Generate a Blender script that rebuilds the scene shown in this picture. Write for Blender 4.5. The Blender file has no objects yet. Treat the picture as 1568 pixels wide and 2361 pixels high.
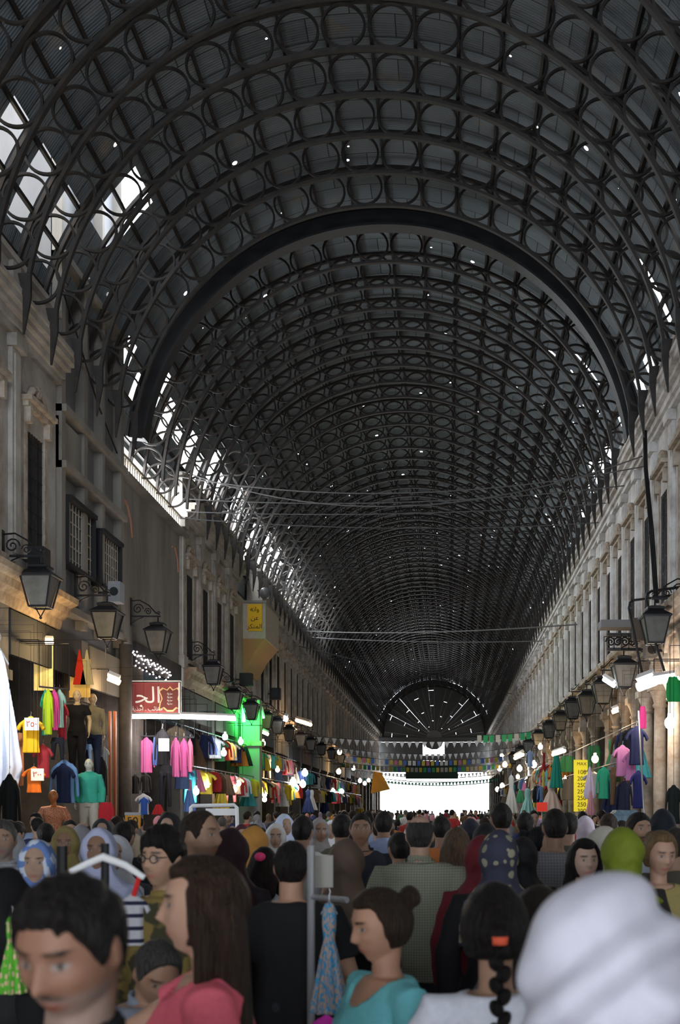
import bpy, bmesh, math, random
import numpy as np
from mathutils import Vector, Matrix
random.seed(7)
SC = bpy.context.scene
COL = SC.collection
# ---------------------------------------------------------------- camera, world, exposure
F = 2600.0; VX = 1031.0; VY = 1866.0; CZ = 1.78        # focal length in pixels, vanishing point, eye height
cam = bpy.data.cameras.new('camera'); camo = bpy.data.objects.new('camera', cam); COL.objects.link(camo)
cam.sensor_fit = 'VERTICAL'; cam.sensor_height = 36.0; cam.sensor_width = 24.0
cam.lens = F / 2361.0 * 36.0
cam.shift_x = -(VX - 784.0) / 2361.0
cam.shift_y = (VY - 1180.5) / 2361.0
cam.clip_start = 0.05; cam.clip_end = 600
camo.location = (0, 0, CZ); camo.rotation_euler = (math.pi / 2, 0, 0)
cam.dof.use_dof = True; cam.dof.focus_distance = 32.0; cam.dof.aperture_fstop = 4.2
SC.camera = camo
SC.view_settings.view_transform = 'Standard'; SC.view_settings.look = 'None'
SC.view_settings.gamma = 1.0; SC.view_settings.exposure = 0.0; SC.view_settings.use_curve_mapping = False
SC.cycles.max_bounces = 6; SC.cycles.diffuse_bounces = 3; SC.cycles.glossy_bounces = 2
SC.cycles.transparent_max_bounces = 6; SC.cycles.caustics_reflective = False; SC.cycles.caustics_refractive = False
SC.cycles.sample_clamp_indirect = 4.0
w = bpy.data.worlds.new('sky'); SC.world = w; w.use_nodes = True
bg = w.node_tree.nodes['Background']; bg.inputs[0].default_value = (0.86, 0.92, 1.0, 1); bg.inputs[1].default_value = 10.0

def area(name, loc, rot, sx, sy, power, color=(1, 1, 1), spread=180):
    l = bpy.data.lights.new(name, 'AREA'); l.shape = 'RECTANGLE'; l.size = sx; l.size_y = sy
    l.energy = power; l.color = color; l.spread = math.radians(spread)
    o = bpy.data.objects.new(name, l); COL.objects.link(o); o.location = loc; o.rotation_euler = rot
    return o
# daylight at far end and left roof openings; added fill lamps behind the camera
area('upper_wall_fill', (-1.6, -1.5, 13.5), (math.radians(92), 0, 0), 9, 6, 580, (0.80, 0.89, 1.0), 75)  # added fill aimed at upper walls and roof; no window stands here
area('daylight_roof_gap', (-9.35, 33.2, 11.7), (0, math.radians(-90), 0), 1.6, 6.8, 900, (0.92, 0.96, 1.0))
area('daylight_left_openings', (-9.55, 56, 14.6), (0, math.radians(-80), 0), 2.6, 36, 16000, (0.9, 0.95, 1.0))
area('entrance_fill', (-1.6, -10.0, 4.5), (math.radians(90), 0, 0), 9, 6, 150, (0.90, 0.95, 1.0))  # fill lamp added at the unseen near end to light the crowd
area('daylight_far_end', (-1.6, 147.5, 4.0), (math.radians(-90), 0, 0), 12, 6, 5000, (1.0, 0.98, 0.95))

# ---------------------------------------------------------------- materials
MATS = {}
def mat(name, col, rough=0.8, metal=0.0, emit=None, var=0.0, vscale=4.0, bump=0.0, bscale=20.0, col2=None, stretch=None,
        coord='Object', tint=False, vcol=False, spec=0.3):
    if name in MATS: return MATS[name]
    m = bpy.data.materials.new(name); m.use_nodes = True
    nt = m.node_tree; N = nt.nodes; L = nt.links
    b = N['Principled BSDF']
    b.inputs['Roughness'].default_value = rough; b.inputs['Metallic'].default_value = metal
    b.inputs['Specular IOR Level'].default_value = spec
    c4 = (*col, 1)
    b.inputs['Base Color'].default_value = c4
    src = None
    if tint:
        oi = N.new('ShaderNodeObjectInfo'); src = oi.outputs['Color']
    if vcol:
        at = N.new('ShaderNodeAttribute'); at.attribute_name = 'Col'; src = at.outputs['Color']
    if var > 0 or col2 or bump > 0:
        tc = N.new('ShaderNodeTexCoord'); mp = N.new('ShaderNodeMapping')
        L.new(tc.outputs[coord], mp.inputs[0])
        if stretch: mp.inputs['Scale'].default_value = stretch
        nz = N.new('ShaderNodeTexNoise'); nz.inputs['Scale'].default_value = vscale; nz.inputs['Detail'].default_value = 6
        nz.inputs['Roughness'].default_value = 0.65
        L.new(mp.outputs[0], nz.inputs['Vector'])
        if var > 0 or col2:
            mr = N.new('ShaderNodeMapRange'); mr.inputs[1].default_value = 0.35; mr.inputs[2].default_value = 0.65
            L.new(nz.outputs['Fac'], mr.inputs[0])
            mx = N.new('ShaderNodeMix'); mx.data_type = 'RGBA'
            L.new(mr.outputs[0], mx.inputs['Factor'])
            if src is not None:
                mm = N.new('ShaderNodeMix'); mm.data_type = 'RGBA'; mm.blend_type = 'MULTIPLY'; mm.inputs['Factor'].default_value = 1
                L.new(src, mm.inputs['A']); mm.inputs['B'].default_value = (1 - var, 1 - var, 1 - var, 1)
                L.new(mm.outputs['Result'], mx.inputs['A']); L.new(src, mx.inputs['B'])
            else:
                mx.inputs['A'].default_value = (*(col2 or tuple(c * (1 - var) for c in col)), 1)
                mx.inputs['B'].default_value = c4
            src = mx.outputs['Result']
        if bump > 0:
            n2 = N.new('ShaderNodeTexNoise'); n2.inputs['Scale'].default_value = bscale; n2.inputs['Detail'].default_value = 4
            L.new(mp.outputs[0], n2.inputs['Vector'])
            bp = N.new('ShaderNodeBump'); bp.inputs['Strength'].default_value = bump; bp.inputs['Distance'].default_value = 0.02
            L.new(n2.outputs['Fac'], bp.inputs['Height']); L.new(bp.outputs[0], b.inputs['Normal'])
    if src is not None: L.new(src, b.inputs['Base Color'])
    if emit:
        b.inputs['Emission Color'].default_value = (*emit[0], 1); b.inputs['Emission Strength'].default_value = emit[1]
    MATS[name] = m
    return m

# ---------------------------------------------------------------- mesh helpers
class MB:
    def __init__(s): s.v = []; s.f = []; s.m = []; s.mi = 0
    def add(s, vs, fs):
        o = len(s.v); s.v.extend([tuple(map(float, p)) for p in vs])
        for f in fs: s.f.append(tuple(i + o for i in f)); s.m.append(s.mi)
        return s
    def box(s, x0, x1, y0, y1, z0, z1):
        vs = [(x0,y0,z0),(x1,y0,z0),(x1,y1,z0),(x0,y1,z0),(x0,y0,z1),(x1,y0,z1),(x1,y1,z1),(x0,y1,z1)]
        return s.add(vs, [(0,3,2,1),(4,5,6,7),(0,1,5,4),(1,2,6,5),(2,3,7,6),(3,0,4,7)])
    def obox(s, c, R, hx, hy, hz):
        vs = []
        for a in (-1, 1):
            for b in (-1, 1):
                for d in (-1, 1): vs.append(Vector(c) + R @ Vector((a * hx, b * hy, d * hz)))
        return s.add(vs, [(0,1,3,2),(4,6,7,5),(0,4,5,1),(2,3,7,6),(0,2,6,4),(1,5,7,3)])
    def loft(s, rings, caps=True):
        n = len(rings[0]); vs = [p for r in rings for p in r]; fs = []
        for i in range(len(rings) - 1):
            for j in range(n):
                k = (j + 1) % n
                fs.append((i*n+j, i*n+k, (i+1)*n+k, (i+1)*n+j))
        if caps:
            fs.append(tuple(range(n))[::-1]); fs.append(tuple((len(rings)-1)*n + j for j in range(n)))
        return s.add(vs, fs)
    def tube(s, pts, r, n=8, caps=True, sq=1.0, up=None):
        pts = [Vector(p) for p in pts]
        rs = r if isinstance(r, (list, tuple)) else [r] * len(pts)
        rings = []; prev = None
        for i, p in enumerate(pts):
            t = (pts[min(i+1, len(pts)-1)] - pts[max(i-1, 0)]).normalized()
            if prev is None:
                u = Vector(up) if up else (Vector((0,0,1)) if abs(t.z) < 0.9 else Vector((1,0,0)))
                a = t.cross(u).normalized()
            else:
                a = (prev - t * prev.dot(t)).normalized()
            prev = a; b = t.cross(a)
            rings.append([p + (a * math.cos(2*math.pi*j/n) + b * math.sin(2*math.pi*j/n) * sq) * rs[i] for j in range(n)])
        return s.loft(rings, caps)
    def ell(s, c, r, R=None, nu=14, nv=9):
        c = Vector(c); vs = []; fs = []
        for i in range(nv + 1):
            th = math.pi * i / nv
            for j in range(nu):
                ph = 2 * math.pi * j / nu
                p = Vector((r[0]*math.sin(th)*math.cos(ph), r[1]*math.sin(th)*math.sin(ph), r[2]*math.cos(th)))
                if R is not None: p = R @ p
                vs.append(c + p)
        for i in range(nv):
            for j in range(nu):
                k = (j+1) % nu
                fs.append((i*nu+j, (i+1)*nu+j, (i+1)*nu+k, i*nu+k))
        return s.add(vs, fs)
    def mesh(s, name, mats=None, smooth=False):
        me = bpy.data.meshes.new(name); me.from_pydata(s.v, [], s.f); me.validate()
        for m in (mats or []): me.materials.append(m)
        if len(s.m) == len(me.polygons) and any(s.m): me.polygons.foreach_set('material_index', s.m)
        if smooth: me.polygons.foreach_set('use_smooth', [True] * len(me.polygons))
        return me

def put(name, me, parent=None, loc=(0,0,0), rz=0.0, color=None):
    o = bpy.data.objects.new(name, me); COL.objects.link(o)
    o.location = loc; o.rotation_euler = (0, 0, rz)
    if parent is not None: o.parent = parent
    if color is not None: o.color = (*color, 1)
    return o
def build(name, mb, m, parent=None, loc=(0,0,0), rz=0.0, smooth=False, color=None):
    ms = m if isinstance(m, (list, tuple)) else [m]
    return put(name, mb.mesh(name, ms, smooth), parent, loc, rz, color)
def struct(o):
    o['kind'] = 'structure'; return o
THINGS = []
def tag(o, label, cat, group=None, kind=None):
    o['label'] = label; o['category'] = cat
    if group: o['group'] = group
    if kind: o['kind'] = kind
    THINGS.append(o)
    return o
def empty(name, loc=(0,0,0), rz=0.0):
    o = bpy.data.objects.new(name, None); COL.objects.link(o); o.location = loc; o.rotation_euler = (0,0,rz)
    o.empty_display_size = 0.1
    return o
def kids(o): return [c for c in COL.objects if c.parent == o]
def clone(o, ch, loc, rz=None, scale=None):
    """copy a thing and its listed (part, [subparts]) tree"""
    r = o.copy(); COL.objects.link(r); r.location = loc
    if rz is not None: r.rotation_euler = (0, 0, rz)
    if scale is not None: r.scale = (scale,) * 3
    out = []
    for p, subs in ch:
        q = p.copy(); COL.objects.link(q); q.parent = r
        ss = []
        for t in subs:
            u = t.copy(); COL.objects.link(u); u.parent = q; ss.append((u, []))
        out.append((q, ss))
    return r, out
def W(px, py, d):
    """world point seen at a picture position at depth d"""
    return Vector(((px - VX) * d / F, d, CZ + (VY - py) * d / F))
XL, XR = -8.645, 5.355        # hall wall faces
def dl(px): return XL * F / (px - VX)
def dr(px): return XR * F / (px - VX)
def nth(i):
    i += 1
    if i <= 20: return ORD[i-1].replace('nearest', 'first')
    return '%d%s' % (i, 'th' if i % 100 in (11, 12, 13) else {1: 'st', 2: 'nd', 3: 'rd'}.get(i % 10, 'th'))
ORD = ['nearest','second','third','fourth','fifth','sixth','seventh','eighth','ninth','tenth','eleventh','twelfth','thirteenth',
       'fourteenth','fifteenth','sixteenth','seventeenth','eighteenth','nineteenth','twentieth']
# ================================================================= the hall
CX, CZV = -1.645, CZ + 9.13          # axis of the barrel vault
RO, RI = 7.45, 6.45                  # outer and inner chord of the iron arches
PI = math.pi
M_sheet = mat('roof_sheet', (0.075, 0.085, 0.095), 0.55, 0.0)
M_iron = mat('old_iron', (0.011, 0.010, 0.010), 0.6, 0.0, var=0.4, vscale=3, col2=(0.03, 0.023, 0.018))
M_iron2 = mat('black_iron', (0.012, 0.012, 0.014), 0.45)
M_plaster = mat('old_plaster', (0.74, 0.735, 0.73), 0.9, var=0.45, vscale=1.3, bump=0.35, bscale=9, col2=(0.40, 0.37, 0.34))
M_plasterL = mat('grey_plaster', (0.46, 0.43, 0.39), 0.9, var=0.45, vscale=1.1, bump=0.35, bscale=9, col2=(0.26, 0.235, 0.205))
M_stone = mat('carved_stone', (0.50, 0.45, 0.38), 0.9, var=0.5, vscale=2.2, bump=0.4, bscale=14, col2=(0.27, 0.20, 0.14))
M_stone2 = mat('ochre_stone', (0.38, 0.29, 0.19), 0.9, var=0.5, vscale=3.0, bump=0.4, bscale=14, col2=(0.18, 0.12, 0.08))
M_dark = mat('dark_interior', (0.03, 0.026, 0.024), 0.9)
M_glass = mat('dusty_dark_glass', (0.05, 0.05, 0.05), 0.35)
M_wood = mat('dark_wood', (0.09, 0.06, 0.04), 0.7, var=0.3)
M_conc = mat('stained_concrete', (0.27, 0.25, 0.22), 0.9, var=0.35, vscale=0.8, stretch=(1, 1, 0.25), bump=0.15, col2=(0.17, 0.155, 0.135))
M_cream = mat('sunlit_cream_wall', (0.80, 0.64, 0.44), 0.9, var=0.3, vscale=0.7)
M_grey = mat('grey_metal_panel', (0.17, 0.17, 0.175), 0.6, var=0.25, vscale=0.8, stretch=(1, 1, 0.3))
M_floor = mat('stone_floor', (0.14, 0.135, 0.13), 0.6, var=0.3)

# roof sheet material: corrugation, lap seams, patches and small rust holes that let the sky through
nt = M_sheet.node_tree; N = nt.nodes; L = nt.links
b = N['Principled BSDF']; tc = N.new('ShaderNodeTexCoord'); sp = N.new('ShaderNodeSeparateXYZ'); L.new(tc.outputs['Object'], sp.inputs[0])
def math_node(op, a, bb=None):
    n = N.new('ShaderNodeMath'); n.operation = op
    for i, x in enumerate((a, bb)):
        if x is None: continue
        if isinstance(x, (int, float)): n.inputs[i].default_value = x
        else: L.new(x, n.inputs[i])
    return n.outputs[0]
ang = math_node('ARCTAN2', sp.outputs[2], sp.outputs[0])
arc = math_node('MULTIPLY', ang, 7.6)
cmb = N.new('ShaderNodeCombineXYZ'); L.new(arc, cmb.inputs[0]); L.new(sp.outputs[1], cmb.inputs[1])
wv = math_node('SINE', math_node('MULTIPLY', sp.outputs[1], 2 * PI / 0.076))
bmp = N.new('ShaderNodeBump'); bmp.inputs['Strength'].default_value = 0.5; bmp.inputs['Distance'].default_value = 0.012
L.new(wv, bmp.inputs['Height']); L.new(bmp.outputs[0], b.inputs['Normal'])
br = N.new('ShaderNodeTexBrick'); br.inputs['Scale'].default_value = 1.0; br.inputs['Brick Width'].default_value = 1.9
br.inputs['Row Height'].default_value = 0.72; br.inputs['Mortar Size'].default_value = 0.012
br.inputs['Color1'].default_value = (0.19, 0.225, 0.255, 1); br.inputs['Color2'].default_value = (0.125, 0.15, 0.172, 1)
br.inputs['Mortar'].default_value = (0.01, 0.01, 0.01, 1); L.new(cmb.outputs[0], br.inputs['Vector'])
nz = N.new('ShaderNodeTexNoise'); nz.inputs['Scale'].default_value = 0.8; nz.inputs['Detail'].default_value = 8; L.new(cmb.outputs[0], nz.inputs['Vector'])
rm = N.new('ShaderNodeMapRange'); rm.inputs[1].default_value = 0.62; rm.inputs[2].default_value = 0.78; L.new(nz.outputs['Fac'], rm.inputs[0])
mx = N.new('ShaderNodeMix'); mx.data_type = 'RGBA'; L.new(rm.outputs[0], mx.inputs['Factor'])
L.new(br.outputs['Color'], mx.inputs['A']); mx.inputs['B'].default_value = (0.27, 0.23, 0.18, 1)
L.new(mx.outputs['Result'], b.inputs['Base Color'])
vo = N.new('ShaderNodeTexVoronoi'); vo.inputs['Scale'].default_value = 1.5; L.new(cmb.outputs[0], vo.inputs['Vector'])
vs_ = N.new('ShaderNodeSeparateColor'); L.new(vo.outputs['Color'], vs_.inputs[0])
rad = math_node('ADD', 0.045, math_node('MULTIPLY', vs_.outputs[2], 0.055))
near = math_node('LESS_THAN', vo.outputs['Distance'], rad)
n3 = N.new('ShaderNodeTexNoise'); n3.inputs['Scale'].default_value = 0.22; L.new(cmb.outputs[0], n3.inputs['Vector'])
sel = math_node('LESS_THAN', vs_.outputs[0], math_node('MULTIPLY', math_node('SUBTRACT', n3.outputs['Fac'], 0.25), 2.0))
hole = math_node('MULTIPLY', near, sel)
for yc, hw, a0_, a1_ in ((35.3, .055, 33, 43), (36.7, .06, 47.5, 51), (67.0, .06, 82, 88), (27.6, .14, 21.5, 34), (52.0, .06, 30, 36), (24.4, .10, 27, 31)):
    c1 = math_node('LESS_THAN', math_node('ABSOLUTE', math_node('SUBTRACT', sp.outputs[1], yc)), hw)
    c2 = math_node('LESS_THAN', math_node('ABSOLUTE', math_node('SUBTRACT', ang, (a0_ + a1_) / 2 * PI / 180)), (a1_ - a0_) / 2 * PI / 180)
    hole = math_node('MAXIMUM', hole, math_node('MULTIPLY', c1, c2))
tr = N.new('ShaderNodeBsdfTransparent'); mix = N.new('ShaderNodeMixShader'); out = N['Material Output']
L.new(hole, mix.inputs[0]); L.new(b.outputs[0], mix.inputs[1]); L.new(tr.outputs[0], mix.inputs[2]); L.new(mix.outputs[0], out.inputs[0])

Y0, YE, BAY = -12.0, 146.0, 1.5
TY0 = 23.1
def vp(a, r):   # point on the vault cross-section, angle from the left spring
    return (-r * math.cos(a), r * math.sin(a))
# sheet, bay by bay and 2 degrees at a time, with the openings left out
rnd = random.Random(3)
DEG = PI / 180
def is_open(y, a, i):
    L_, R_ = a, 180 - a
    h = ((i // 2) * 7919) % 101 / 101.0
    half = i % 2 == 0
    if 20 < y < 75 and not half and not (24.5 < y < 29.8 and L_ < 48) and not (29.7 < y < 36.8 and L_ < 9): return False
    if 19.5 < y < 25 and 21 < L_ < 33: return True
    if 25.2 < y < 27.3 and 33 <= L_ < 46: return True
    if 28.2 < y < 29.4 and 4 < L_ < 24: return True
    if 29.7 < y < 36.8 and L_ < 9: return True
    if 28.6 < y < 43 and 15 + 5*h < L_ < 30 - 6*h and h > 0.15: return True
    if 43 < y < 75 and 9 + 6*h < L_ < 33 - 8*h and h > 0.25: return True
    if 66 < y < 70 and L_ < 12: return True
    if 30 < y < 46 and 13 + 8*h < R_ < 27 - 5*h and h > 0.2: return True
    if 46 < y < 75 and 10 + 8*h < R_ < 24 - 6*h and h > 0.45: return True
    if 75 <= y < 120 and h > 0.7 and (10 < L_ < 16 or 10 < R_ < 16): return True
    if 1.6 < y < 3.0 and 70 < R_ < 86: return True          # unseen gap opened to light the near heads from above
    return False
sh = MB()
step = 3
ys = [Y0]
while ys[-1] < YE: ys.append(ys[-1] + BAY / 2)
for i in range(len(ys) - 1):
    ya, yb = ys[i], min(ys[i+1], YE)
    a = -6
    while a < 186:
        if not is_open((ya + yb) / 2, a + step / 2, i):
            p, q = vp(a * DEG, 7.65), vp((a + step) * DEG, 7.65)
            sh.add([(p[0], ya, p[1]), (p[0], yb, p[1]), (q[0], yb, q[1]), (q[0], ya, q[1])], [(0, 1, 2, 3)])
        a += step
ceiling = struct(build('ceiling', sh, M_sheet, loc=(CX, 0, CZV)))
# purlins running the length of the hall under the sheets
for k in range(25):
    a = (3 + k * 174 / 24) * DEG
    p = vp(a, 7.57)
    m = MB()
    t = Vector((-math.cos(a), 0, math.sin(a))); s_ = Vector((math.sin(a), 0, math.cos(a)))
    R = Matrix((s_, Vector((0,1,0)), t)).transposed()
    y0 = Y0
    if a < 34 * DEG:
        m.obox((p[0], (Y0 + 25.0) / 2, p[1]), R, 0.03, (25.0 - Y0) / 2, 0.06); y0 = 29.8
    m.obox((p[0], (y0 + YE) / 2, p[1]), R, 0.03, (YE - y0) / 2, 0.06)
    build('purlin', m, M_iron, ceiling)

# ---- iron arches with rings
def arc_band(mb, r0, r1, a0, a1, hy, n=72):
    rings = []
    for i in range(n + 1):
        a = a0 + (a1 - a0) * i / n
        rings.append([(vp(a, r0)[0], -hy, vp(a, r0)[1]), (vp(a, r1)[0], -hy, vp(a, r1)[1]), (vp(a, r1)[0], hy, vp(a, r1)[1]), (vp(a, r0)[0], hy, vp(a, r0)[1])])
    mb.loft(rings)
def ring_mesh(cx, cz, ro, ri, hy, n=24):
    m = MB(); rings = []
    for i in range(n + 1):
        t = 2 * PI * i / n; c, s = math.cos(t), math.sin(t)
        rings.append([(cx + ri*c, -hy, cz + ri*s), (cx + ro*c, -hy, cz + ro*s), (cx + ro*c, hy, cz + ro*s), (cx + ri*c, hy, cz + ri*s)])
    m.loft(rings, caps=False); return m
A0, A1 = 10 * DEG, 170 * DEG
NR = 20
RM = (RO + RI) / 2 - 0.01
def chord(r0, r1):
    m = MB(); arc_band(m, r0, r1, A0, A1, 0.055)
    return m
def tail(sgn):
    m = MB()
    if True:
        x0, x1 = sgn * (RI - 0.02), sgn * (RO + 0.03)
        z0 = RI * math.sin(A0)
        xa = sgn * (RI - 0.03) * math.cos(A0); xb = xa + sgn * .24
        xt = sgn * RI
        rings = [[(xa, -.05, z0), (xb, -.05, z0), (xb, .05, z0), (xa, .05, z0)],
                 [(xa, -.04, z0-.45), (xa + sgn*.15, -.04, z0-.45), (xa + sgn*.15, .04, z0-.45), (xa, .04, z0-.45)],
                 [(xt, -.02, z0-1.15), (xt+sgn*.03, -.02, z0-1.15), (xt+sgn*.03, .02, z0-1.15), (xt, .02, z0-1.15)]]
        m.loft(rings)
    return m
def ring_c(k):
    a = A0 + (A1 - A0) * (k + 0.5) / NR
    return vp(a, RM), a
me_out = chord(RO - 0.045, RO + 0.03).mesh('outer_chord', [M_iron])
me_in = chord(RI - 0.03, RI + 0.04).mesh('inner_chord', [M_iron])
me_tail = [tail(q).mesh('tail_bracket', [M_iron]) for q in (-1, 1)]
me_ring = ring_mesh(0, 0, 0.465, 0.415, 0.03, 32).mesh('ring', [M_iron])
lat = MB()
for k in range(NR):
    (cx_, cz_), a = ring_c(k); m = ring_mesh(cx_, cz_, 0.465, 0.415, 0.03, 20); lat.add(m.v, m.f)
me_lat = lat.mesh('ring_lattice', [M_iron])
side_word = {0: 'first', 1: 'second', 2: 'third', 3: 'fourth', 4: 'fifth', 5: 'sixth', 6: 'seventh', 7: 'eighth', 8: 'ninth', 9: 'tenth', 10: 'eleventh', 11: 'twelfth'}
n_arch = 0; Ythick = 30.35
y = TY0 - 4 * BAY; arches = []
while y < 144:
    if abs(y - Ythick) > 0.4: arches.append(y)
    y += BAY
before = [y for y in arches if y < Ythick]; after = [y for y in arches if y > Ythick]
for y in arches:
    e = empty('roof_arch', (CX, y, CZV))
    if y < Ythick:
        k = len(before) - 1 - before.index(y)
        lb = 'iron ring arch under the roof, %s in front of the thick solid arch' % side_word[k]
        tag(e, lb, 'arch', 'iron ring arches of the vault')
    else:
        tag(e, 'iron ring arch under the roof, %s beyond the thick solid arch' % nth(after.index(y)), 'arch', 'iron ring arches of the vault')
    put('outer_chord', me_out, e); put('inner_chord', me_in, e); [put('tail_bracket', q, e) for q in (me_tail[1:] if 29.9 < y < 37.2 else me_tail)]
    if 29.9 < y < 37.2:      # where the roof edge is open the arches run on down to the railing
        m = MB(); arc_band(m, RO - .045, RO + .03, 2 * DEG, 10.1 * DEG, .055, 10); build('outer_chord', m, M_iron, e)
        m = MB(); arc_band(m, RI - .03, RI + .04, 2 * DEG, 10.1 * DEG, .055, 10); build('inner_chord', m, M_iron, e)
        for k in range(1):
            a = 6 * DEG; put('ring', me_ring, e, loc=(vp(a, RM)[0], 0, vp(a, RM)[1]))
    if y < 40:
        for k in range(NR):
            (cx_, cz_), a = ring_c(k)
            put('ring', me_ring, e, loc=(cx_, 0, cz_))
    else:
        put('ring_lattice', me_lat, e)
e = empty('roof_arch', (CX, Ythick, CZV)); tag(e, 'thick solid black iron arch spanning the vault among the ring arches', 'arch')
m = MB(); arc_band(m, 6.55, 6.95, 7 * DEG, 173 * DEG, 0.14, 96); build('rib', m, M_iron2, e)
m = MB(); arc_band(m, 6.5, 6.56, 7 * DEG, 173 * DEG, 0.22, 96); build('flange', m, M_iron2, e)
m = MB(); arc_band(m, 6.94, 7.0, 7 * DEG, 173 * DEG, 0.22, 96); build('flange', m, M_iron2, e)

# ---- outside walls and ground
m = MB(); m.box(-11.2, -10.6, 12, 80, 6, 16.2); m.box(-11.2, -10.6, 16, 24.2, 16, 20.0)
o = build('exterior_wall', m, M_cream); o['kind'] = 'structure'; o.name = 'wall_outside_left'
m = MB(); m.box(7.6, 8.2, 12, 80, 6, 17.0)
o = build('wall_outside_right', m, M_cream); o['kind'] = 'structure'
m = MB(); m.box(-14, 10, -14, 230, -0.3, 0.0)
struct(build('floor', m, M_floor))

# ---- facades
def SB(mb, side, y0, y1, z0, z1, o0, o1):
    """box on a hall wall: along y, height z, o = how far it stands out into the hall"""
    if side == 'L': mb.box(XL + o0, XL + o1, y0, y1, z0, z1)
    else: mb.box(XR - o1, XR - o0, y0, y1, z0, z1)
ZC, ZT = 6.35, 12.75
def window_parts(wide, z0, z1):
    """window meshes about a local origin on the wall face: +x is into the hall"""
    h = wide / 2
    fr = MB(); fr.box(-0.09, -0.03, -h, h, z0, z0+.07); fr.box(-0.09, -0.03, -h, h, z1-.07, z1)
    for y in (-h, h-.07, -.03): fr.box(-0.09, -0.03, y, y + .07, z0, z1)
    gl = MB(); gl.box(-0.10, -0.07, -h, h, z0, z1)
    gr = MB()
    for k in range(7): gr.box(-0.02, -0.005, -h + wide*(k+.5)/7 - .008, -h + wide*(k+.5)/7 + .008, z0, z1)
    for k in range(8): gr.box(-0.03, -0.015, -h, h, z0 + (z1-z0)*(k+.5)/8 - .008, z0 + (z1-z0)*(k+.5)/8 + .008)
    hd = MB(); hd.box(0, 0.12, -h-.22, h+.22, z1+.42, z1+.52); hd.box(0, 0.22, -h-.28, h+.28, z1+.52, z1+.62)
    for sy in (-1, 1):
        hd.box(0, 0.14, sy*(h+.08)-.07, sy*(h+.08)+.07, z1+.1, z1+.42)
        hd.tube([(0.05, sy*(h+.02), z1+.66), (0.05, sy*h*.6, z1+.86), (0.05, 0, z1+.95)], [.06, .08, .07], 6)
    hd.ell((0.06, 0, z1+.9), (.09, .16, .14), None, 8, 6)
    for sy in (-1, 1): hd.box(0, 0.03, sy*(h+.09)-.07, sy*(h+.09)+.07, z0-.1, z1+.1)
    hd.box(0, 0.16, -h-.2, h+.2, z0-.16, z0-.04)
    return fr, gl, gr, hd
wide = 0.95; WZ0, WZ1 = 6.75, 9.6
fr, gl, gr, hd = window_parts(wide, WZ0, WZ1)
me_fr, me_gl, me_gr, me_hd = fr.mesh('window_frame', [M_wood]), gl.mesh('pane', [M_glass]), gr.mesh('window_grille', [M_iron2]), hd.mesh('window_surround', [M_stone])
win_n = [0]
def window(side, y, simple=False):
    win_n[0] += 1
    e = empty('window_%d' % win_n[0], (XL if side == 'L' else XR, y, 0), 0 if side == 'L' else PI); struct(e)
    put('window_frame', me_fr, e); put('pane', me_gl, e); put('window_surround', me_hd, e)
    if not simple: put('window_grille', me_gr, e)
def facade(mb, side, ya, yb, bay=2.4, skip=()):
    n = max(1, round((yb - ya) / bay)); bw = (yb - ya) / n
    T = 0.5
    for i in range(n):
        y0 = ya + i * bw; y1 = y0 + bw; yc = (y0 + y1) / 2; h = wide / 2
        if i in skip:
            SB(mb, side, y0, y1, ZC, 10.7, -T, 0); continue
        SB(mb, side, y0, yc - h, ZC, ZT, -T, 0); SB(mb, side, yc + h, y1, ZC, ZT, -T, 0)
        SB(mb, side, yc - h, yc + h, ZC, WZ0, -T, 0); SB(mb, side, yc - h, yc + h, WZ1, ZT, -T, 0)
        SB(mb, side, yc - h, yc + h, WZ0, WZ1, -T, -T + .1)
        # pilaster, capital, parapet post
        SB(mb, side, y0 - .22, y0 + .22, ZC, 11.15, 0, .09); SB(mb, side, y0 - .28, y0 + .28, 10.9, 11.15, .0, .2)
        SB(mb, side, y0 - .28, y0 + .28, ZC, ZC + .4, .0, .18)
        SB(mb, side, y0 - .13, y0 + .13, ZC+.5, 10.8, .09, .12)
        SB(mb, side, y0 - .2, y0 + .2, 11.75, ZT - .1, 0, .1)
        window(side, yc, yc > 60)
    # stepped cornices
    for z0, z1, o in ((11.15, 11.27, .14), (11.27, 11.42, .22), (11.42, 11.52, .34), (11.52, 11.66, .46), (11.66, 11.74, .52), (12.62, 12.75, .14)):
        for i in range(n):
            if i not in skip: SB(mb, side, ya + i*bw, ya + (i+1)*bw, z0, z1, 0, o)
ML = MB(); facade(ML, 'L', 10.0, 24.9, 2.45)
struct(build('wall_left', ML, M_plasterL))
ML = MB(); facade(ML, 'L', 36.6, 143.0, 2.5, skip=(4, 5))
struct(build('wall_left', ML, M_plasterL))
MR = MB(); facade(MR, 'R', 10.0, 143.0, 2.38)
struct(build('wall_right', MR, M_plaster))
# shop-level cornice (string course) and fascia
def profile_run(mb, side, ya, yb, prof):
    rings = []
    for y in (ya, yb):
        ring = [((XL + o) if side == 'L' else (XR - o), y, z) for o, z in prof]
        rings.append(ring)
    mb.loft(rings)
prof = [(-.5, 5.75), (.10, 5.75), (.16, 5.95), (.30, 6.05), (.34, 6.2), (.5, 6.28), (.52, 6.4), (-.5, 6.4)]
for side, segs in (('L', ((10, 24.9), (36.6, 143))), ('R', ((10, 143),))):
    for a, b_ in segs:
        m = MB(); profile_run(m, side, a, b_, prof); o = struct(build('trim_shop_cornice', m, M_stone2 if side == 'L' else M_stone))
# near hall walls beside and behind the camera
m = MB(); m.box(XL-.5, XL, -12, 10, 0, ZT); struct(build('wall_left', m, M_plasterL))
m = MB(); m.box(XR, XR+.5, -12, 10, 0, ZT); struct(build('wall_right', m, M_plaster))

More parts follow.
